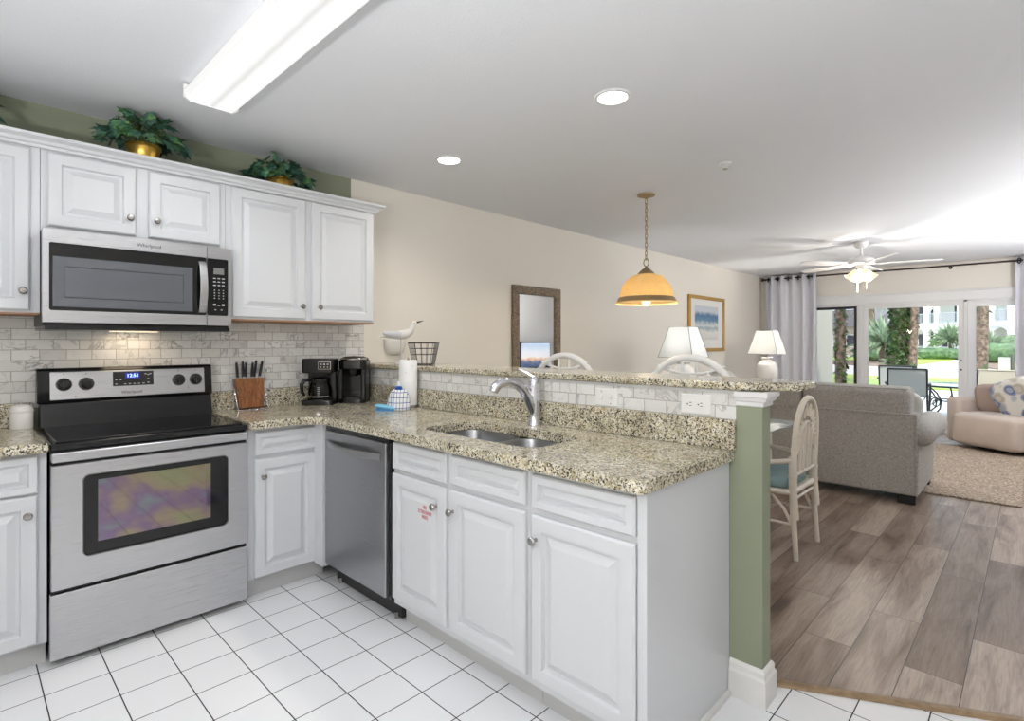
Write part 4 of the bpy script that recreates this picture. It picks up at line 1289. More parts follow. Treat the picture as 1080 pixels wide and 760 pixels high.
GX, GY = 1.505, -0.742
t = thing('sponge_tray', 'small mid-blue tray under the sponge', 'tray', (GX, GY, 0.915), math.radians(-50))
MB().plate(rrect(-0.058, 0.058, -0.032, 0.032, 0.012, 4), [rrect(-0.052, 0.052, -0.026, 0.026, 0.01, 4)[::-1]], 0.003, 0.013).build('tray_wall', 'midblue', t)
MB().prism(rrect(-0.058, 0.058, -0.032, 0.032, 0.012, 4), 0.0, 0.004).build('tray_base', 'midblue', t)
b = MB(); b.sph((0, 0, 0), 0.064, 0.036, 0.0075, 24, 10, 0.35, Matrix.Rotation(math.radians(8), 3, 'Y'))
o = b.build('sponge', 'lightblue', smooth=60); o.location = (GX, GY, 0.915 + 0.0215); o.rotation_euler = (0, 0, math.radians(-50))
tag(o, 'light blue cleaning sponge lying across its tray', 'sponge')

# outlet and switch plates on the peninsula tile
def plate_x(name, label, yc, zc, w, h, kind):
    t = thing(name, label, kind, (1.78, yc, zc))
    MB().panel((1.7635, yc + w / 2, zc - h / 2), (0, -1, 0), (-1, 0, 0), w, h, [(0, 0), (0, 0.004), (0.004, 0.007)]).build('cover_plate', 'plate', t)
    return t
t = plate_x('wall_switch', 'white double switch plate on the marble tile between faucet and outlet', -2.118, 1.071, 0.118, 0.078, 'switch')
for k in (-1, 1):
    MB().cbox((1.754, -2.118 + k * 0.023, 1.071), 0.010, 0.010, 0.020, Matrix.Rotation(0.4 * k, 3, 'Y')).build('toggle', 'plate', t, bev=0.001)
    b = MB(); b.cyl((1.7555, -2.118 + k * 0.023, 1.071 + 0.026 * k), (1.757, -2.118 + k * 0.023, 1.071 + 0.026 * k), 0.003, n=8); b.build('screw', 'nickel', t)
t = plate_x('wall_outlet', 'white sideways duplex outlet on the marble tile at the post end', -2.535, 1.073, 0.124, 0.078, 'outlet')
for k in (-1, 1):
    o = MB().prism(rrect(-2.535 + k * 0.022 - 0.017, -2.535 + k * 0.022 + 0.017, 1.073 - 0.014, 1.073 + 0.014, 0.006, 4), 1.7545, 1.758, 'x').build('receptacle', 'plate', t)
    for dz in (-0.006, 0.006):
        MB().cbox((1.7542, -2.535 + k * 0.022 - 0.003, 1.073 + dz), 0.001, 0.009, 0.0025).build('slot', 'blackmatte', o)
    MB().cyl((1.7538, -2.535 + k * 0.022 + 0.009, 1.073), (1.755, -2.535 + k * 0.022 + 0.009, 1.073), 0.003, n=10).build('slot', 'blackmatte', o)

# ------------------------------------------------------------------ things on the bar ledge
t = thing('seagull_figurine', 'painted white wooden seagull on a thin post at the wall end of the bar ledge', 'figurine', (1.885, -0.335, 1.168), math.radians(-34))
def bird():
    b = MB()
    st = [(-0.150, 0.185, 0.003, 0.004), (-0.115, 0.192, 0.013, 0.008), (-0.075, 0.197, 0.026, 0.019), (-0.035, 0.198, 0.034, 0.027), (0.005, 0.200, 0.036, 0.031), (0.040, 0.208, 0.032, 0.031),
          (0.066, 0.225, 0.023, 0.024), (0.078, 0.250, 0.017, 0.018), (0.086, 0.272, 0.0195, 0.020), (0.098, 0.286, 0.016, 0.016), (0.108, 0.289, 0.008, 0.008)]
    n = 16
    vs = []
    for i, (x, z, ry, rz) in enumerate(st):
        j0, j1 = max(i - 1, 0), min(i + 1, len(st) - 1)
        d = Vector((st[j1][0] - st[j0][0], 0, st[j1][1] - st[j0][1])).normalized()
        up = Vector((-d.z, 0, d.x))
        for k in range(n):
            a = 2 * PI * k / n
            vs.append(Vector((x, 0, z)) + Vector((0, 1, 0)) * ry * math.cos(a) + up * rz * math.sin(a))
    fs = [(i * n + k, i * n + (k + 1) % n, (i + 1) * n + (k + 1) % n, (i + 1) * n + k) for i in range(len(st) - 1) for k in range(n)]
    fs += [tuple(range(n))[::-1], tuple(range((len(st) - 1) * n, len(st) * n))]
    return b.add(vs, fs)
bo = bird().build('body', 'bird', t, smooth=70)
for s_ in (-1, 1):
    w = MB(); w.sph((-0.045, s_ * 0.026, 0.206), 0.080, 0.012, 0.022, 18, 10, 1.0, Matrix.Rotation(math.radians(4), 3, 'Y'))
    w.build('wing', 'birdgrey', t, smooth=70)
    MB().sph((0.092, s_ * 0.017, 0.279), 0.004, 0.003, 0.004, 8, 6).build('eye', 'black', t)
MB().tube([(0.102, 0, 0.285), (0.130, 0, 0.294), (0.155, 0, 0.301)], [0.007, 0.005, 0.0012], 8).build('beak', 'beak', t, smooth=60)
MB().cyl((0.0, 0, 0.002), (0.0, 0, 0.178), 0.0035, n=8).build('post', 'birdgrey', t)
MB().lathe([(0.042, 0.0), (0.042, 0.010), (0.038, 0.014), (0, 0.014)], (0, 0, 0), 20).build('stand_base', 'bird', t, smooth=40)

t = thing('wall_sconce', 'white half-bowl wall sconce behind the seagull', 'wall light', (2.05, 0, 1.29))
b = MB()
n = 20; vs = []
prof = [(0.085, 1.345), (0.088, 1.33), (0.086, 1.29), (0.075, 1.25), (0.05, 1.228), (0.02, 1.222)]
for r, z in prof:
    for k in range(n + 1):
        a = PI + PI * k / n
        vs.append((2.05 + r * math.cos(a), -0.001 + 0.75 * r * math.sin(a), z))
fs = [(i * (n + 1) + k, i * (n + 1) + k + 1, (i + 1) * (n + 1) + k + 1, (i + 1) * (n + 1) + k) for i in range(len(prof) - 1) for k in range(n)]
b.add(vs, fs); b.build('bowl', 'ceramic', t, smooth=60, solid=0.004, off=0)
MB().box(1.975, 2.125, -0.010, -0.001, 1.235, 1.34).build('back_plate', 'ceramic', t, bev=0.003)

BX, BY = 1.905, -0.575
t = thing('wire_basket', 'black wire basket near the wall end of the bar ledge', 'basket', (BX, BY, 1.168), math.radians(45))
b = MB()
def rect(w, d, z): return rrect(-w / 2, w / 2, -d / 2, d / 2, 0.02, 3), z
hh = 0.145
for f in (0.0, 0.45, 0.72):
    w, d = 0.165 + 0.075 * f, 0.12 + 0.05 * f
    b.tube([(p[0], p[1], 0.004 + hh * f) for p in rrect(-w / 2, w / 2, -d / 2, d / 2, 0.02, 3)], 0.0018, 6, closed=True)
for i in range(7):
    u = -0.5 + i / 6
    b.tube([(u * 0.24, -0.085, hh), (u * 0.165, -0.06, 0.004), (u * 0.165, 0.06, 0.004), (u * 0.24, 0.085, hh)], 0.0016, 6)
for i in range(5):
    u = -0.5 + i / 4
    b.tube([(-0.12, u * 0.17, hh), (-0.0825, u * 0.12, 0.004), (0.0825, u * 0.12, 0.004), (0.12, u * 0.17, hh)], 0.0016, 6)
b.build('wire_mesh', 'ironblack', t)
MB().tube([(p[0], p[1], hh) for p in rrect(-0.122, 0.122, -0.087, 0.087, 0.02, 3)], 0.0042, 8, closed=True).build('rim', 'ironblack', t, smooth=60)

# ------------------------------------------------------------------ wall mirror and picture
t = thing('wall_mirror', 'tall wall mirror in a braided bronze frame', 'mirror', (3.675, -0.02, 0.8))
b = MB(); b.plate([(3.325, 0.80), (4.022, 0.80), (4.022, 1.856), (3.325, 1.856)], [[(3.41, 0.885), (3.41, 1.772), (3.937, 1.772), (3.937, 0.885)]], -0.002, -0.032)
b.v = [Vector((p.x, p.z, p.y)) for p in b.v]
b.build('frame', 'rope', t, bev=0.008)
MB().box(3.40, 3.945, -0.014, -0.003, 0.875, 1.782).build('mirror_glass', 'mirror', t)
t = thing('framed_picture', 'gold framed beach watercolour on the dining wall', 'picture', (7.46, -0.02, 1.2))
b = MB(); b.plate([(6.86, 1.185), (8.06, 1.185), (8.06, 1.995), (6.86, 1.995)], [[(6.91, 1.235), (6.91, 1.945), (8.01, 1.945), (8.01, 1.235)]], -0.002, -0.035)
b.v = [Vector((p.x, p.z, p.y)) for p in b.v]
b.build('frame', 'goldframe', t, bev=0.006)
MB().box(6.90, 8.02, -0.016, -0.004, 1.225, 1.955).build('mount_board', 'mat', t)
MB().box(7.06, 7.84, -0.018, -0.015, 1.36, 1.85).build('painting', 'seascape', t)

# ------------------------------------------------------------------ curtains
def curtain(name, label, y0, y1, z0, z1, folds, amp, flare, seed):
    t = thing(name, label, 'curtain', (XF - 0.13, (y0 + y1) / 2, z1))
    n = folds * 12; m = 14
    vs = []
    yc = (y0 + y1) / 2
    for i in range(m + 1):
        f = i / m
        z = z1 + (z0 - z1) * f
        for k in range(n + 1):
            u = k / n
            y = y0 + (y1 - y0) * u
            y = yc + (y - yc) * (1 + flare * f) 
            a = amp * (0.8 + 0.35 * math.sin(u * 9 + seed))
            x = XF - 0.14 + a * math.sin(2 * PI * folds * u + 0.5 * math.sin(3 * f + u * 5)) + 0.006 * math.sin(14 * u + 4 * f)
            vs.append((x, y, z))
    b = MB(); b.add(vs, [(i * (n + 1) + k, i * (n + 1) + k + 1, (i + 1) * (n + 1) + k + 1, (i + 1) * (n + 1) + k) for i in range(m) for k in range(n)])
    b.build('drape', 'curtain', t, smooth=80, solid=0.003, recalc=False)
    for j in range(2 * folds):
        u = (j + 0.5) / (2 * folds)
        y = y0 + (y1 - y0) * u
        y = y0 + (y1 - y0) * (j + 0.0 + 0.5) / (2 * folds)
        q = Matrix.Rotation(PI / 2, 3, 'X') @ Matrix.Rotation(0.5 * (-1) ** j, 3, 'Y')
        MB().tube([Vector((XF - 0.14, y, 2.405)) + q @ Vector((0.034 * math.cos(a), 0.034 * math.sin(a), 0)) for a in [2 * PI * k / 16 for k in range(16)]], 0.007, 8, closed=True).build('grommet', 'ironblack', t, smooth=60)
    return t
curtain('curtain', 'pale lavender grommet curtain hanging in the far corner beside the table lamp', -0.13, -0.92, 0.02, 2.455, 5, 0.055, 0.04, 0.3)
curtain('curtain', 'pale curtain of which only the edge shows beyond the blue floral pillow', -3.305, -4.05, 0.02, 2.455, 5, 0.055, 0.0, 1.9)
t = thing('curtain_rod', 'dark bronze curtain rod above the sliding glass wall', 'curtain rod', (XF - 0.14, -2.2, 2.41))
MB().cyl((XF - 0.14, -0.09, 2.41), (XF - 0.14, -4.55, 2.405), 0.013, n=12).build('pole', 'rod', t, smooth=40)
MB().lathe([(0.0, -0.03), (0.028, -0.02), (0.03, 0.0), (0.02, 0.014), (0.013, 0.02)], (XF - 0.14, -0.08, 2.41), 16, Matrix.Rotation(PI / 2, 3, 'X')).build('finial', 'rod', t, smooth=50)
for y in (-0.115, -2.62, -4.3):
    b = MB(); b.cyl((XF - 0.001, y, 2.395), (XF - 0.14, y, 2.395), 0.008, n=8); b.cyl((XF - 0.005, y, 2.395), (XF - 0.0008, y, 2.395), 0.024, n=12); b.build('bracket', 'rod', t)

# ------------------------------------------------------------------ bar stools (own axes: back toward +x, seat 0.74)
def bar_stool(x, y, rz, label):
    t = thing('bar_stool', label, 'bar stool', (x, y, 0), rz, 'white bar stools behind the ledge')
    MB().sph((0, 0, 0.745), 0.205, 0.205, 0.022, 28, 8, 0.75).build('seat', 'stool', t, smooth=60)
    feet = {}
    for sx, sy in ((-1, -1), (-1, 1), (1, -1), (1, 1)):
        top = Vector((sx * 0.13, sy * 0.13, 0.735)); bot = Vector((sx * 0.20, sy * 0.20, 0.0))
        pts = [top, top.lerp(bot, 0.3), top.lerp(bot, 0.6), top.lerp(bot, 0.85), bot]
        MB().tube(pts, [0.016, 0.020, 0.021, 0.017, 0.013], 12).build('leg', 'stool', t, smooth=60)
        feet[sx, sy] = (top, bot)
    for a, c, f in (((-1, -1), (-1, 1), 0.66), ((1, -1), (1, 1), 0.66), ((-1, -1), (1, -1), 0.54), ((-1, 1), (1, 1), 0.54)):
        p, q = feet[a][0].lerp(feet[a][1], f), feet[c][0].lerp(feet[c][1], f)
        MB().cyl(p, q, 0.011, n=10).build('stretcher', 'stool', t, smooth=60)
    # hoop back
    R = 0.272
    pts = []
    for i in range(25):
        a = math.radians(-18 + 216 * i / 24)
        yy = R * math.cos(a); zz = 0.967 + R * math.sin(a) * 0.97
        pts.append((0.19 + 0.10 * (zz - 0.76), yy, zz))
    lo = [(0.165, 0.185, 0.758), (0.175, 0.235, 0.82)]
    full = lo + pts + [(x_, -y_, z_) for x_, y_, z_ in lo[::-1]]
    MB().tube(full, 0.021, 10, flat=0.7).build('hoop', 'stool', t, smooth=60)
    rail = []
    for i in range(17):
        u = -1 + 2 * i / 16
        rail.append((0.19 + 0.10 * (1.14 + 0.06 * u * u - 0.76), 0.20 * u, 1.140 + 0.045 * u * u))
    MB().tube(rail, 0.009, 8).build('curved_rail', 'stool', t, smooth=60)
    for u in (-0.62, -0.22, 0.22, 0.62):
        z0 = 1.140 + 0.045 * u * u; yy = 0.20 * u; z1 = 0.967 + math.sqrt(max(R * R - yy * yy, 0)) * 0.97
        pp = [(0.19 + 0.10 * (z - 0.76), yy, z) for z in (z0, z0 * 0.7 + z1 * 0.3, z0 * 0.45 + z1 * 0.55, z1)]
        MB().tube(pp, [0.007, 0.011, 0.010, 0.006], 8).build('spindle', 'stool', t, smooth=60)
    for u in (-0.55, -0.18, 0.18, 0.55):
        MB().tube([(0.165, 0.26 * u, 0.76), (0.19, 0.25 * u, 0.93), (0.19 + 0.10 * 0.38, 0.20 * u, 1.140 + 0.045 * u * u)], [0.007, 0.011, 0.007], 8).build('spindle', 'stool', t, smooth=60)
    return t
bar_stool(2.36, -1.215, 0.0, 'white spindle back bar stool whose hoop rises in front of the mirror')
bar_stool(2.36, -2.105, 0.0, 'white spindle back bar stool whose hoop rises in front of the larger lampshade')

# ------------------------------------------------------------------ dining table and rattan chair
t = thing('dining_table', 'glass topped rattan dining table behind the green post', 'table', (3.49, -1.35, 0))
MB().prism(rrect(3.0, 3.98, -2.285, -0.42, 0.05, 6), 0.738, 0.750).build('glass_top', 'tabletop', t, bev=0.003)
b = MB(); b.tube([(p[0], p[1], 0.722) for p in rrect(3.10, 3.88, -2.15, -0.55, 0.08, 4)], 0.015, 10, closed=True); b.build('apron_frame', 'wicker', t, smooth=60)
for x in (3.14, 3.84):
    for y in (-2.10, -0.60):
        MB().tube([(x, y, 0.735), (x, y, 0.45), (x + (0.03 if x < 3.5 else -0.03), y * 1.0 + (0.03 if y < -1 else -0.03), 0.0)], [0.028, 0.026, 0.030], 12).build('leg', 'wicker', t, smooth=60)

t = thing('rattan_chair', 'whitewashed rattan armchair with lattice hoop back and teal cushion', 'chair', (3.49, -2.20, 0), 0.0)
W_ = 'wicker'
yb = -0.235     # plane of the back (front of chair toward +y)
def backpt(x, z): return Vector((x, yb - 0.05 * max(0, z - 0.45), z))
hoop = [backpt(-0.215, 0.42), backpt(-0.222, 0.60), backpt(-0.215, 0.74)]
for i in range(1, 16):
    a = PI - PI * i / 16
    hoop.append(backpt(0.212 * math.cos(a), 0.74 + 0.225 * math.sin(a)))
hoop += [backpt(0.215, 0.74), backpt(0.222, 0.60), backpt(0.215, 0.42)]
MB().tube(hoop, 0.0175, 12).build('back_hoop', W_, t, smooth=60)
inner = [backpt(-0.205, 0.62)]
for i in range(0, 13):
    a = PI - PI * i / 12
    inner.append(backpt(0.150 * math.cos(a), 0.66 + 0.155 * math.sin(a)))
inner += [backpt(0.205, 0.62)]
MB().tube(inner, 0.010, 10).build('inner_hoop', W_, t, smooth=60)
for x in (-0.10, -0.035, 0.035, 0.10):
    zt = 0.66 + math.sqrt(0.15 ** 2 - x * x) * 0.155 / 0.15
    MB().tube([backpt(x * 1.1, 0.50), backpt(x, 0.60), backpt(x, zt)], 0.0105, 10).build('back_spindle', W_, t, smooth=60)
b = MB()
for k in range(9):       # looped lattice between the hoops
    a = PI * (k + 0.5) / 9
    c = (0.18 * math.cos(a), 0.700 + 0.19 * math.sin(a))
    ux, uz = math.cos(a), math.sin(a)
    b.tube([backpt(c[0] + 0.040 * ux * math.cos(s2) - 0.017 * uz * math.sin(s2), c[1] + 0.040 * uz * math.cos(s2) + 0.017 * ux * math.sin(s2)) for s2 in [2 * PI * j / 12 for j in range(12)]], 0.0048, 6, closed=True)
b.build('back_lattice', W_, t, smooth=60)
MB().cyl(backpt(-0.215, 0.505), backpt(0.215, 0.505), 0.012, n=10).build('back_rail', W_, t, smooth=60)
MB().tube([(p[0], p[1], 0.405) for p in rrect(-0.235, 0.235, -0.235, 0.235, 0.05, 4)], 0.017, 10, closed=True).build('seat_frame', W_, t, smooth=60)
MB().box(-0.22, 0.22, -0.22, 0.22, 0.395, 0.412).build('seat_base', W_, t)
MB().sph((0, 0.01, 0.447), 0.225, 0.222, 0.040, 28, 10, 0.35).build('seat_cushion', 'teal', t, smooth=70)
for s_ in (-1, 1):
    MB().tube([(s_ * 0.212, yb, 0.62), (s_ * 0.214, yb, 0.42), (s_ * 0.216, yb - 0.012, 0.25)], 0.024, 12).build('back_post', W_, t, smooth=60)
    MB().tube([(s_ * 0.214, yb, 0.43), (s_ * 0.216, yb - 0.006, 0.22), (s_ * 0.222, yb - 0.022, 0.0)], [0.019, 0.017, 0.014], 12).build('leg', W_, t, smooth=60)
    MB().tube([(s_ * 0.215, 0.225, 0.42), (s_ * 0.218, 0.235, 0.2), (s_ * 0.220, 0.245, 0.0)], [0.019, 0.017, 0.014], 12).build('leg', W_, t, smooth=60)
    MB().tube([(s_ * 0.222, yb - 0.008, 0.60), (s_ * 0.245, -0.10, 0.575), (s_ * 0.255, 0.08, 0.585), (s_ * 0.250, 0.20, 0.585), (s_ * 0.235, 0.245, 0.54), (s_ * 0.218, 0.230, 0.42)], 0.015, 10).build('arm', W_, t, smooth=60)
    MB().tube([(s_ * 0.215, yb, 0.20), (s_ * 0.215, yb + 0.05, 0.30), (s_ * 0.215, yb + 0.12, 0.375), (s_ * 0.215, 0.0, 0.395)], 0.010, 8).build('corner_brace', W_, t, smooth=60)
    MB().cyl((s_ * 0.217, yb, 0.21), (s_ * 0.218, 0.235, 0.21), 0.009, n=8).build('stretcher', W_, t, smooth=60)
    for z in (0.415, 0.500, 0.255): MB().lathe([(0.026, -0.010), (0.027, 0.0), (0.026, 0.010)], (s_ * 0.215, yb - (0.008 if z < 0.3 else 0), z), 14).build('cane_binding', W_, t, smooth=60)
MB().cyl((-0.216, yb, 0.36), (0.216, yb, 0.36), 0.010, n=8).build('stretcher', W_, t, smooth=60)

# ------------------------------------------------------------------ sofas
def cush(b, c, sx, sy, sz, e=0.22, q=None, e2=None):
    return b.sph(c, sx / 2, sy / 2, sz / 2, 36, 18, e, q, e2 if e2 is not None else 0.35)

t = thing('sofa', 'grey tweed sofa with its back to the kitchen', 'sofa', (5.6, -2.0, 0))
Y0, Y1 = -2.81, -1.12
MB().prism([(5.10, 0.075), (5.90, 0.075), (5.90, 0.30), (5.40, 0.30), (5.30, 0.74), (5.07, 0.74)], Y0, Y1, 'y').build('frame', 'tweed', t, bev=0.02, seg=3)
b = MB(); b.tube([(5.067, Y0, 0.735), (5.067, Y1, 0.735)], 0.006, 6); b.tube([(5.095, Y0 - 0.002, 0.08), (5.067, Y0 - 0.002, 0.735), (5.30, Y0 - 0.002, 0.742)], 0.006, 6)
b.build('piping', 'tweed', t)
ym = -1.968
for ya, yb2 in ((Y0 + 0.035, ym), (ym, Y1 - 0.0)):
    b = MB(); b.cbox((5.215, (ya + yb2) / 2, 0.745), 0.25, yb2 - ya - 0.006, 0.40, Matrix.Rotation(-0.08, 3, 'Y'))
    bc = b.build('back_cushion', 'tweed', t, bev=0.045, seg=5)
    MB().tube([(5.105, ya + 0.02, 0.936), (5.105, yb2 - 0.02, 0.936)], 0.006, 6).build('cushion_piping', 'tweed', bc)
    b = MB(); cush(b, (5.68, (ya + yb2) / 2, 0.385), 0.74, yb2 - ya - 0.004, 0.19, 0.15)
    b.build('seat_cushion', 'tweed', t, smooth=80)
for yc, s_ in ((Y0 + 0.01, -1), (Y1 - 0.01, 1)):
    MB().box(5.12, 6.04, yc - 0.02 if s_ < 0 else yc - 0.15, yc + 0.15 if s_ < 0 else yc + 0.02, 0.075, 0.50).build('arm_panel', 'tweed', t, bev=0.02, seg=3)
    b = MB(); prof = []
    pts = [(5.13 + 0.93 * i / 10, yc + s_ * 0.015, 0.575 + 0.012 * math.sin(i / 10 * PI)) for i in range(11)]
    b.tube([(5.10, yc, 0.575)] + pts + [(6.085, yc + s_ * 0.015, 0.575)], [0.05, 0.09] + [0.112] * 9 + [0.105, 0.06], 20)
    b.build('rolled_arm', 'tweed', t, smooth=70)
for x in (5.17, 5.97):
    for y in (Y0 + 0.07, Y1 - 0.07):
        MB().box(x - 0.045, x + 0.045, y - 0.06, y + 0.06, 0.0 if x < 5.5 else 0.0165, 0.078).build('foot', 'rubber', t, bev=0.004)
b = MB(); cush(b, (0, 0, 0), 0.11, 0.38, 0.38, 0.5, None, 0.55)
o = b.build('throw_pillow', 'palepillow', smooth=80); o.location = (5.62, -2.60, 0.70); o.rotation_euler = (0, -0.35, 0.3)
tag(o, 'pale grey pillow of which a corner shows behind the grey sofa arm', 'pillow')

t = thing('loveseat', 'ivory loveseat against the dining wall between the two table lamps', 'sofa', (6.75, -0.45, 0))
MB().prism([(-0.02, 0.07), (-0.88, 0.07), (-0.88, 0.28), (-0.40, 0.28), (-0.30, 0.80), (-0.02, 0.80)], 6.02, 7.55, 'x').build('frame', 'ivory', t, bev=0.025, seg=3)
for x0, x1 in ((6.18, 6.785), (6.785, 7.39)):
    b = MB(); cush(b, ((x0 + x1) / 2, -0.62, 0.37), x1 - x0 - 0.005, 0.60, 0.19, 0.15); b.build('seat_cushion', 'ivory', t, smooth=80)
    b = MB(); cush(b, ((x0 + x1) / 2, -0.36, 0.66), x1 - x0 - 0.005, 0.20, 0.42, 0.2, None, 0.3); b.build('back_cushion', 'ivory', t, smooth=80)
for x in (6.08, 7.49):
    b = MB(); b.tube([(x, -0.05, 0.54), (x, -0.1, 0.54), (x, -0.85, 0.54), (x, -0.91, 0.54)], [0.06, 0.10, 0.10, 0.06], 18); b.box(x - 0.08, x + 0.08, -0.88, -0.05, 0.07, 0.52)
    b.build('arm', 'ivory', t, smooth=50)
for x in (6.1, 7.47):
    for y in (-0.10, -0.80):
        MB().box(x - 0.03, x + 0.03, y - 0.03, y + 0.03, 0, 0.075).build('foot', 'rubber', t)
for k, (x, mat_, lb) in enumerate(((6.42, 'tweed', 'grey pillow propped on the loveseat, nearer the larger lampshade'), (6.80, 'palepillow', 'pale pillow propped on the loveseat behind the grey one'))):
    b = MB(); cush(b, (0, 0, 0), 0.44, 0.12, 0.44, 0.5, None, 0.55)
    o = b.build('throw_pillow', mat_, smooth=80); o.location = (x, -0.56, 0.71); o.rotation_euler = (0.30, 0.35, 0.2)
    tag(o, lb, 'pillow', 'pillows on the loveseat')

# ------------------------------------------------------------------ end tables and table lamps
def lamp_and_table(x, y, la, lb, watts):
    t = thing('end_table', lb, 'table', (x, y, 0))
    MB().prism(rrect(x - 0.25, x + 0.25, y - 0.25, y + 0.25, 0.03, 4), 0.555, 0.58).build('table_top', 'endtable', t, bev=0.006)
    MB().box(x - 0.21, x + 0.21, y - 0.21, y + 0.21, 0.48, 0.555).build('apron', 'endtable', t)
    for sx in (-1, 1):
        for sy in (-1, 1):
            MB().cyl((x + sx * 0.19, y + sy * 0.19, 0.555), (x + sx * 0.19, y + sy * 0.19, 0), 0.024, 0.016, 12).build('leg', 'endtable', t, smooth=50)
    t = thing('table_lamp', la, 'lamp', (x, y, 0.58))
    MB().lathe([(0.085, 0.581), (0.088, 0.60), (0.075, 0.615), (0.085, 0.66), (0.130, 0.78), (0.150, 0.87), (0.145, 0.95), (0.115, 1.02), (0.075, 1.055), (0.065, 1.075), (0.085, 1.09), (0.085, 1.10), (0.05, 1.105), (0.0, 1.106)], (x, y, 0), 32).build('vase_base', 'ceramic', t, smooth=50)
    MB().cyl((x, y, 1.105), (x, y, 1.19), 0.014, n=10).build('stem', 'nickel', t)
    a, c = 0.205, 0.115
    z0, z1 = 1.150, 1.492
    b = MB()
    vs = []
    for h, z in ((a, z0), (c, z1)):
        vs += [(x - h, y - h, z), (x + h, y - h, z), (x + h, y + h, z), (x - h, y + h, z)]
    b.add(vs, [(i, (i + 1) % 4, 4 + (i + 1) % 4, 4 + i) for i in range(4)])
    sh = b.build('lamp_shade', 'shade', t, solid=0.003, off=-1)
    b = MB()
    for i in range(4): b.tube([vs[i], vs[4 + i]], 0.0035, 6)
    b.tube(vs[:4], 0.0035, 6, closed=True); b.tube(vs[4:], 0.0035, 6, closed=True)
    b.build('shade_trim', plain('shade seam', rgb(150, 148, 148), 0.8) if 'seam' not in M else M['seam'], sh)
    b = MB()
    for q in range(4): b.cyl((x, y, z1 - 0.02), (x + c * (1 if q in (0, 3) else -1), y + c * (1 if q < 2 else -1), z1 - 0.003), 0.002, n=6)
    b.cyl((x, y, 1.19), (x, y, z1 - 0.015), 0.003, n=6)
    b.build('shade_spider', 'nickel', sh)
    MB().sph((x, y, 1.25), 0.032, 0.032, 0.045, 14, 10).build('bulb', 'bulbglass' if watts > 6 else 'plate', t, smooth=80)
    point('lamp_light', (x, y, 1.30), watts, (1.0, 0.95, 0.88) if watts > 6 else (0.93, 0.96, 1.0), t, 0.04)
M['seam'] = plain('shade seam trim', rgb(168, 166, 166), 0.8)
lamp_and_table(5.50, -0.62, 'white vase table lamp with the larger looking shade, above a bar stool hoop', 'white end table between the grey sofa and the loveseat, hidden below the ledge', 5.0)  # unlit lamp; weak cool light added inside to brighten its shade
lamp_and_table(8.05, -0.66, 'white vase table lamp with a lit shade beside the far curtain', 'white end table under the lamp beside the far curtain', LAMP_W)

# ------------------------------------------------------------------ rug, armchair, pillows
b = MB()
n, m = 60, 14
rg = MB(); rg.prism(rrect(5.63, 8.60, -3.42, -1.55, 0.02, 2), 0.0015, 0.016)
o = tag(rg.build('area_rug', 'jute', bev=0.006), 'woven natural jute rug on the plank floor', 'rug')

AC = Vector((8.70, -3.32, 0.017))
t = thing('swivel_armchair', 'beige velvet barrel armchair on the jute rug', 'armchair', AC, math.radians(56))
def shell_pts(r0, wfac, a0, a1, n):
    return [(r0 * wfac * math.cos(a0 + (a1 - a0) * i / n), r0 * math.sin(a0 + (a1 - a0) * i / n)) for i in range(n + 1)]
# barrel: U-shaped back and arms (front = +y)
def U(off, n=20):
    w = 0.535 - off; ln = 0.40 - off * 0.3
    pts = [(w, ln)]
    pts += [(w * math.cos(-PI * i / n), -0.02 + (w - 0.04) * math.sin(-PI * i / n) * 0.92) for i in range(n + 1)]
    pts += [(-w, ln)]
    return pts
out, inn = U(0.0), U(0.155)
poly = out + inn[::-1]
MB().prism(poly, 0.035, 0.605).build('barrel_back', 'velvet', t, bev=0.055, seg=5)
b = MB()
cush(b, (0, 0.10, 0.235), 0.775, 0.86, 0.40, 0.24, None, 0.25)
b.build('seat', 'velvet', t, smooth=80)
b = MB(); b.lathe([(0.36, 0.0), (0.36, 0.035), (0.0, 0.036)], (0, 0.0, 0), 32); b.build('swivel_base', 'rubber', t, smooth=40)
Rz = Matrix.Rotation(math.radians(56), 3, 'Z')
def ac(p): return AC + Rz @ Vector(p)
b = MB(); cush(b, (0, 0, 0), 0.34, 0.11, 0.36, 0.45, None, 0.5)
o = b.build('throw_pillow', 'taupe', smooth=80); o.location = ac((0.235, 0.03, 0.60)); o.rotation_euler = (-0.22, 0.06, math.radians(56 + 14))
tag(o, 'plain taupe square pillow in the beige armchair', 'pillow')
b = MB(); cush(b, (0, 0, 0), 0.50, 0.15, 0.50, 0.5, None, 0.55)
o = b.build('throw_pillow', 'floral', smooth=80); o.location = ac((-0.135, 0.12, 0.635)); o.rotation_euler = (-0.30, 0.40, math.radians(56 + 4))
tag(o, 'large blue and white floral pillow in the beige armchair', 'pillow')

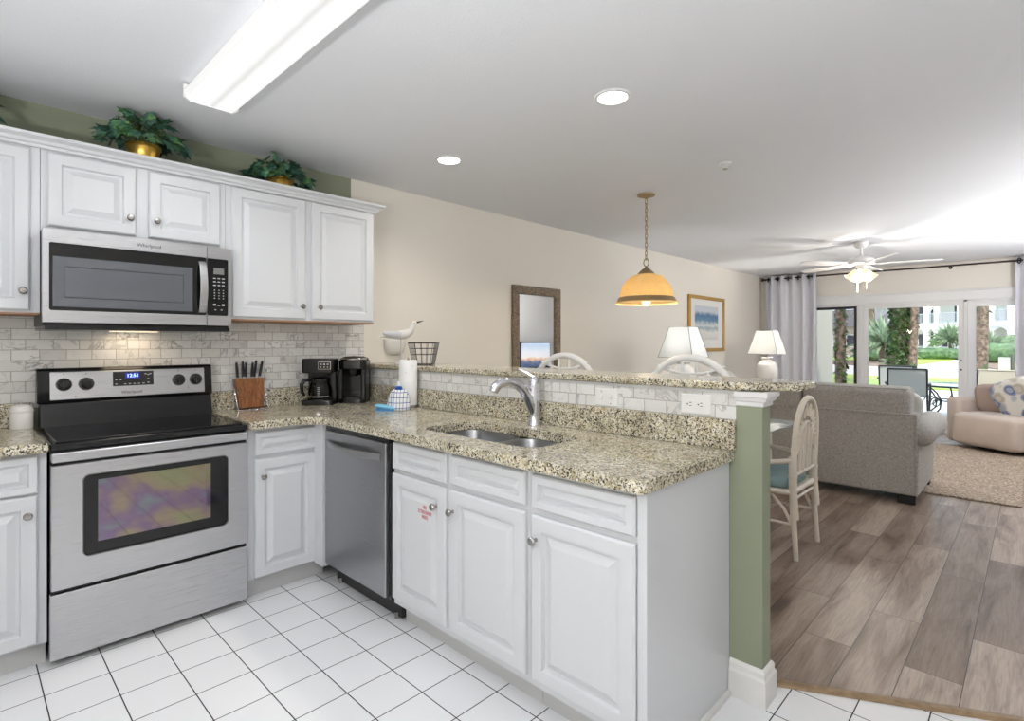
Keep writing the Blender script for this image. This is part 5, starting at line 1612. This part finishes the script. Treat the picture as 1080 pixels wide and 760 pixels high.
# added fill lamps, out of view, bouncing light off the ceiling
for x, y, w, lb in ((-1.2, -3.2, 1.0, 'added white fill lamp, unseen, at the open end of the kitchen'), (4.6, -4.4, 0.18, 'added white fill lamp, unseen, by the television wall opposite the sofa'), (6.9, -4.4, 1.0, 'added white fill lamp, unseen, beside the media console')):
    t = thing('fill_lamp', lb, 'lamp', (x, y, 0))
    MB().lathe([(0.14, 0.0), (0.14, 0.015), (0.02, 0.03), (0.0, 0.03)], (x, y, 0), 24).build('base', 'fanwhite', t, smooth=40)
    MB().cyl((x, y, 0.025), (x, y, 1.02), 0.013, n=12).build('pole', 'fanwhite', t, smooth=40)
    MB().lathe([(0.0, 1.01), (0.05, 1.02), (0.13, 1.07), (0.20, 1.14), (0.196, 1.142), (0.127, 1.076), (0.05, 1.03), (0.0, 1.025)], (x, y, 0), 28).build('bowl', 'fanwhite', t, smooth=60)
    d = bpy.data.lights.new('fill_uplight', 'AREA'); d.shape = 'DISK'; d.size = 0.34; d.energy = FILL_W * w; d.color = (0.97, 0.98, 1.0)
    o = bpy.data.objects.new('fill_uplight', d); COL.objects.link(o); o.parent = t; o.location = (0, 0, 1.125); o.rotation_euler = (PI, 0, 0)

# television across the room, seen in the mirror
t = thing('television', 'flat screen television showing a coastal scene, seen reflected in the wall mirror', 'television', (8.85, -4.62, 0.70))
MB().box(8.35, 9.35, -4.66, -4.62, 0.75, 1.33).build('casing', 'blackmatte', t, bev=0.004)
MB().box(8.37, 9.33, -4.621, -4.617, 0.77, 1.31).build('screen', 'tvimage', t)
b = MB(); b.box(8.80, 8.90, -4.65, -4.63, 0.70, 0.76); b.box(8.65, 9.05, -4.69, -4.55, 0.69, 0.70); b.build('stand', 'blackmatte', t)
t = thing('media_console', 'low white media console under the television', 'cabinet', (8.85, -4.5, 0))
MB().box(8.20, 9.50, -4.69, -4.30, 0.06, 0.689).build('body', 'endtable', t, bev=0.004)
for x in (8.22, 8.87):
    MB().panel((x + 0.62 - 0.01, -4.30, 0.09), (-1, 0, 0), (0, 1, 0), 0.60, 0.57, [(0, 0), (0, 0.016), (0.05, 0.016), (0.056, 0.008)]).build('door', 'endtable', t)
for x in (8.26, 9.44):
    for y in (-4.65, -4.35):
        MB().cyl((x, y, 0), (x, y, 0.065), 0.02, n=10).build('foot', 'endtable', t)

# ------------------------------------------------------------------ outside
struct(MB().box(XF + 0.12, 16.5, -14, 10, -0.12, -0.03), 'ground_patio', 'concrete')
struct(MB().box(28.5, 90, -70, 60, -0.20, -0.12), 'ground_road', 'road')
struct(MB().box(16.5, 28.5, -60, 50, -0.20, -0.12), 'ground_walk', 'road')
o = tag(MB().box(20.5, 27.3, -60, 50, -0.15, -0.085).build('grass_strip', 'lawn'), 'bright sunlit grass strip between patio and driveway', 'grass', kind='stuff')
o = tag(MB().prism([(43, 1.9), (62, 1.2), (66, 20), (51, 20), (51, 3.4)], -0.13, -0.08).build('grass_lawn', 'lawn'), 'sunlit lawn patch before the far white building', 'grass', kind='stuff')
o = tag(MB().prism([(38, -2.2), (43.5, -0.3), (52, -0.6), (59, -4), (60, -20), (38, -20)], -0.13, -0.06).build('mulch_bed', 'mulch'), 'brown mulch bed under the round shrubs', 'mulch', kind='stuff')
o = tag(MB().prism([(40, 5.5), (38, 2.4), (43, 2.0), (50, 3.5), (50, 9), (44, 9)], -0.13, -0.07).build('mulch_bed', 'mulch'), 'brown mulch bed under the pale palm clump', 'mulch', kind='stuff')
struct(MB().box(XF + 0.12, 11.9, -0.60, -0.45, -0.03, 2.05), 'wall_divider', 'privacy')
struct(MB().box(XF + 0.12, 12.3, -0.62, -0.40, 2.05, 2.5), 'wall_divider_beam', 'privacy')

def palm(x, y, lean, r, h, mats, label, ivy_n=0, seed=1):
    rnd = random.Random(seed)
    t = thing('palm_tree', label, 'tree', (x, y, -0.09))
    pts = [(x + lean[0] * f, y + lean[1] * f, -0.10 + (h + 0.1) * f) for f in [i / 10 for i in range(11)]]
    MB().tube(pts, [r * (1.15 - 0.25 * i / 10) for i in range(11)], 16).build('trunk', 'bark', t, smooth=60)
    b = MB()
    top = Vector(pts[-1])
    for k in range(16):
        a = 2 * PI * k / 16 + rnd.uniform(-.2, .2); up = rnd.uniform(0.1, 1.0)
        L = rnd.uniform(1.5, 2.0)
        prev = None
        for i in range(9):
            f = i / 8
            p = top + Vector((math.cos(a) * L * f, math.sin(a) * L * f, up * L * f - 1.3 * f * f))
            if prev is not None and i > 1:
                d = (p - prev).normalized(); sd = Vector((-math.sin(a), math.cos(a), 0))
                for s_ in (-1, 1):
                    q = prev + sd * s_ * 0.45 * (1 - 0.4 * f) + d * 0.25 - Vector((0, 0, 0.22))
                    b.add([prev, prev + d * 0.10, q], [(0, 1, 2)])
            prev = p
    b.build('fronds', 'frond', t, recalc=False)
    if ivy_n:
        b = MB()
        for i in range(ivy_n):
            f = rnd.random(); a = rnd.uniform(0, 2 * PI)
            c = Vector(pts[0]).lerp(Vector(pts[-1]), f * 0.95) + Vector((math.cos(a), math.sin(a), 0)) * (r * rnd.uniform(1.0, 1.35))
            q = Matrix.Rotation(a + rnd.uniform(-.6, .6), 3, 'Z') @ Matrix.Rotation(rnd.uniform(0.2, 1.3), 3, 'Y')
            s_ = rnd.uniform(0.06, 0.11)
            b.add([c + q @ Vector(p) * s_ for p in ((0, -0.6, 0), (0.9, 0, 0.15), (0, 0.6, 0), (-0.6, 0, 0.1))], [(0, 1, 2, 3)])
        b.build('climbing_ivy', 'treeivy', t, recalc=False)
    return t
palm(19.2, -0.50, (0.1, -0.25), 0.19, 6.5, None, 'palm trunk wrapped in green climbing ivy, beyond the middle glass door', 4500, 3)
palm(19.46, -0.82, (0.1, -0.20), 0.145, 6.8, None, 'slim bare palm trunk beside the ivy covered one', 90, 4)
palm(20.24, -2.34, (0.1, -0.12), 0.165, 6.6, None, 'bare palm trunk standing behind the beige patio chair', 60, 5)
palm(14.0, -0.26, (0.0, 0.0), 0.10, 6.2, None, 'ivy speckled palm trunk seen through the dark framed screen door', 500, 6)
palm(59.0, 7.3, (0.3, 0.2), 0.28, 5.2, None, 'distant palm with a bushy crown above the pale palm clump', 0, 8)

def clump(x, y, n, L, label, seed, name='agave_clump', trunk=0.0, mat='frond'):
    rnd = random.Random(seed)
    t = thing(name, label, 'plant', (x, y, -0.09))
    if trunk: MB().cyl((x, y, -0.1), (x, y, trunk), 0.22, 0.16, 12).build('trunk', 'bark', t, smooth=50)
    b = MB()
    for k in range(n):
        a = rnd.uniform(0, 2 * PI); e = rnd.uniform(-0.2, 1.35); l = L * rnd.uniform(0.7, 1.1)
        d = Vector((math.cos(a) * math.cos(e), math.sin(a) * math.cos(e), math.sin(e)))
        sd = Vector((-math.sin(a), math.cos(a), 0)) * 0.06 * L
        c = Vector((x, y, max(trunk, 0.05)))
        m1 = c + d * l * 0.55; tip = c + d * l - Vector((0, 0, 0.25 * l * math.cos(e)))
        b.add([c - sd * 0.4, c + sd * 0.4, m1 + sd, tip, m1 - sd], [(0, 1, 2, 3, 4)])
    b.build('fronds', mat, t, recalc=False)
    return t
clump(45.2, 4.25, 120, 2.4, 'pale grey-green palm clump across the driveway beside the ivy trunk', 2, trunk=1.2)
clump(41.5, 2.9, 60, 1.2, 'low spiky agave in front of the pale palm clump', 9)
clump(61.2, 1.85, 110, 1.9, 'pale fan palm against the white building, beside the door frame', 12, 'fan_palm', 1.5)
clump(60.0, -0.85, 80, 1.5, 'small palm between bare trunk and building column', 14, 'fan_palm', 1.2)

def shrub(x, y, rx, ry, rz, label, seed, rot=0.0):
    rnd = random.Random(seed)
    b = MB(); b.sph((0, 0, rz * 0.9), rx, ry, rz, 40, 20, 0.7)
    for p in b.v:
        p += Vector((rnd.uniform(-1, 1), rnd.uniform(-1, 1), rnd.uniform(-1, 1))) * 0.05
    o = b.build('shrub', 'hedge', smooth=80); o.location = (x, y, -0.10); o.rotation_euler = (0, 0, rot)
    return tag(o, label, 'shrub')
shrub(58.2, 2.75, 0.8, 2.3, 0.50, 'long clipped hedge at the foot of the white building', 1, 0.35)
shrub(49.8, -1.95, 1.2, 1.9, 0.72, 'large rounded shrub in the mulch bed before the white building', 2)
shrub(57.5, -2.35, 0.7, 0.9, 1.05, 'bright green bush standing above the large rounded shrub', 3)
shrub(50.0, 5.4, 1.0, 1.6, 0.6, 'low shrub beside the pale palm clump', 4)

# white building with balconies
O = Vector((66.6, 5.1, -0.1)); ANG = math.atan2(-6.5, -4.8)
t = thing('apartment_building', 'white apartment building with arches and balconies across the driveway', 'building', O, ANG)
b = MB(); b.box(-3.2, 13.0, 1.7, 8.0, 0, 9.0); b.box(8.85, 13.0, 0.0, 1.7, 0, 9.0); b.build('wall', 'stucco', t)
b = MB(); b.box(-3.2, 8.9, -0.05, 1.72, 2.85, 3.25); b.build('balcony_slab', 'stucco', t)
b = MB(); b.box(-3.2, 8.9, -0.05, 1.72, 5.9, 6.4); b.build('balcony_slab', 'stucco', t)
COLS = [(-3.2, -2.9), (-0.15, 0.05), (0.85, 1.35), (1.95, 2.3), (4.25, 4.6), (7.05, 7.42), (8.6, 8.9)]
for x0, x1 in COLS:
    MB().box(x0, x1, 0.0, 0.35, 0, 5.95).build('column', 'stucco', t)
for i in range(len(COLS) - 1):
    x0, x1 = COLS[i][1], COLS[i + 1][0]
    for z0 in (2.85,):
        n = 12
        pts = [(x0, 2.9), (x1, 2.9)] + [(x1 + (x0 - x1) * k / n, 2.42 + 0.30 * math.sin(PI * k / n)) for k in range(n + 1)]
        MB().prism(pts, 0.03, 0.30, 'y').build('arch', 'stucco', t)
    for z0 in (0.0, 3.25):
        b = MB(); b.box(x0, x1, 0.12, 0.17, z0 + 0.95, z0 + 1.02); b.box(x0, x1, 0.12, 0.17, z0 + 0.08, z0 + 0.13)
        nb = max(2, int((x1 - x0) / 0.13))
        for k in range(nb): b.box(x0 + (x1 - x0) * (k + 0.5) / nb - 0.015, x0 + (x1 - x0) * (k + 0.5) / nb + 0.015, 0.13, 0.16, z0 + 0.1, z0 + 1.0)
        b.build('railing', 'railing', t)
for x0, x1, z0, z1 in ((0.05, 0.82, 0.2, 2.5), (1.4, 1.9, 0.1, 2.3), (2.7, 3.5, 0.1, 2.3), (5.2, 6.2, 0.2, 2.2), (7.55, 8.35, 0.1, 2.2),
                       (0.1, 0.8, 3.4, 5.5), (2.6, 3.9, 3.4, 5.6), (5.2, 6.4, 3.4, 5.6), (7.5, 8.4, 3.4, 5.6), (-2.5, -0.6, 0.2, 2.3), (-2.5, -0.6, 3.4, 5.5)):
    f = MB().box(x0 - 0.06, x1 + 0.06, 1.64, 1.71, z0 - 0.06, z1 + 0.06).build('window', 'trim', t)
    MB().box(x0, x1, 1.62, 1.66, z0, z1).build('pane', 'darkwin', f)
f = MB().box(9.5, 10.0, -0.04, 0.01, 4.2, 5.1).build('window', 'trim', t)
MB().box(9.56, 9.94, -0.05, -0.02, 4.26, 5.04).build('pane', 'darkwin', f)
t = thing('beach_house', 'tan house with a grey gable roof beyond the pale palm clump', 'building', (74, 13, -0.1), math.radians(-120))
MB().box(-12, 3, 0, 8, 0, 3.4).build('wall', 'beigehouse', t)
MB().prism([(-0.6, 3.3), (8.6, 3.3), (4.0, 5.6)], -12.5, 3.5, 'x').build('roof', 'farroof', t)
for x in (-10, -7, -4.5, -2, 1):
    f = MB().box(x - 0.6, x + 0.6, -0.06, 0.02, 0.9, 2.4).build('window', 'trim', t)
    MB().box(x - 0.5, x + 0.5, -0.08, -0.04, 1.0, 2.3).build('pane', 'darkwin', f)

# patio furniture
def patio_chair(x, y, rz, sling, frame, label):
    t = thing('patio_chair', label, 'chair', (x, y, -0.03), rz, 'sling chairs on the patio')
    for s_ in (-1, 1):     # front toward +y
        MB().tube([(s_ * 0.27, -0.36, 0.90), (s_ * 0.27, -0.30, 0.72), (s_ * 0.27, -0.22, 0.42), (s_ * 0.27, 0.22, 0.43)], 0.016, 10).build('side_rail', frame, t, smooth=60)
        MB().tube([(s_ * 0.30, -0.27, 0.64), (s_ * 0.31, -0.10, 0.655), (s_ * 0.31, 0.16, 0.64), (s_ * 0.31, 0.26, 0.56), (s_ * 0.30, 0.24, 0.30), (s_ * 0.29, 0.25, 0.0)], 0.016, 10).build('arm', frame, t, smooth=60)
        MB().tube([(s_ * 0.27, -0.23, 0.42), (s_ * 0.28, -0.30, 0.2), (s_ * 0.29, -0.36, 0.0)], 0.016, 10).build('leg', frame, t, smooth=60)
    MB().tube([(-0.27, -0.36, 0.90), (0.27, -0.36, 0.90)], 0.016, 10).build('top_rail', frame if sling == 'greysling' else sling, t, smooth=60)
    MB().tube([(-0.27, 0.22, 0.43), (0.27, 0.22, 0.43)], 0.016, 10).build('front_rail', frame, t, smooth=60)
    b = MB(); vs = []
    pr = [(-0.357, 0.895), (-0.30, 0.70), (-0.235, 0.46), (-0.20, 0.425), (0.0, 0.415), (0.22, 0.435)]
    for yy, z in pr:
        vs += [(-0.262, yy, z), (0.262, yy, z)]
    b.add(vs, [(2 * i, 2 * i + 1, 2 * i + 3, 2 * i + 2) for i in range(len(pr) - 1)])
    b.build('sling', sling, t, solid=0.006, off=0, recalc=False)
    return t
patio_chair(12.6, -1.56, math.radians(-86), 'greysling', 'ironblack', 'grey sling patio chair partly hidden behind its twin, farther from the door frame')
patio_chair(11.3, -1.90, math.radians(-84), 'greysling', 'ironblack', 'grey sling patio chair with black frame directly behind the grey sofa')
patio_chair(10.95, -3.00, math.radians(76), 'taupesling', 'ironblack', 'beige sling patio chair behind the taupe pillow')
PT = (12.15, -2.50)
t = thing('patio_table', 'round patio table with scrolled black iron legs', 'table', (PT[0], PT[1], -0.08), 0)
MB().lathe([(0.0, 0.640), (0.58, 0.640), (0.60, 0.648), (0.58, 0.656), (0.0, 0.656)], (0, 0, 0), 40).build('table_top', plain('patio glass top', rgb(190, 206, 214), 0.08), t, smooth=40)
MB().tube([(0.59 * math.cos(2 * PI * k / 40), 0.59 * math.sin(2 * PI * k / 40), 0.628) for k in range(40)], 0.014, 8, closed=True).build('rim', 'ironblack', t, smooth=60)
for k in range(6):
    a = 2 * PI * k / 6 + 0.3
    pts = [(0.56, 0.62), (0.50, 0.60), (0.38, 0.50), (0.30, 0.36), (0.32, 0.22), (0.42, 0.12), (0.50, 0.05)]
    MB().tube([(r * math.cos(a), r * math.sin(a), z) for r, z in pts], 0.013, 8).build('leg', 'ironblack', t, smooth=60)
    sc = [(0.40 + 0.10 * math.cos(w) * (1 - w / 14), 0.33 + 0.10 * math.sin(w) * (1 - w / 14)) for w in [0.5 * j for j in range(18)]]
    MB().tube([(r * math.cos(a), r * math.sin(a), z) for r, z in sc], 0.009, 6).build('scroll', 'ironblack', t, smooth=60)
MB().tube([(0.30 * math.cos(2 * PI * k / 24), 0.30 * math.sin(2 * PI * k / 24), 0.36) for k in range(24)], 0.011, 8, closed=True).build('ring', 'ironblack', t, smooth=60)
t = thing('grill_post', 'grey post with a small box standing past the beige patio chair', 'post', (22.93, -2.99, -0.09))
MB().cyl((22.93, -2.99, -0.12), (22.93, -2.99, 0.95), 0.05, n=10).build('post', 'postgrey', t)
MB().box(22.8, 23.05, -2.93, -2.66, 0.25, 0.85).build('meter_box', 'concrete', t)
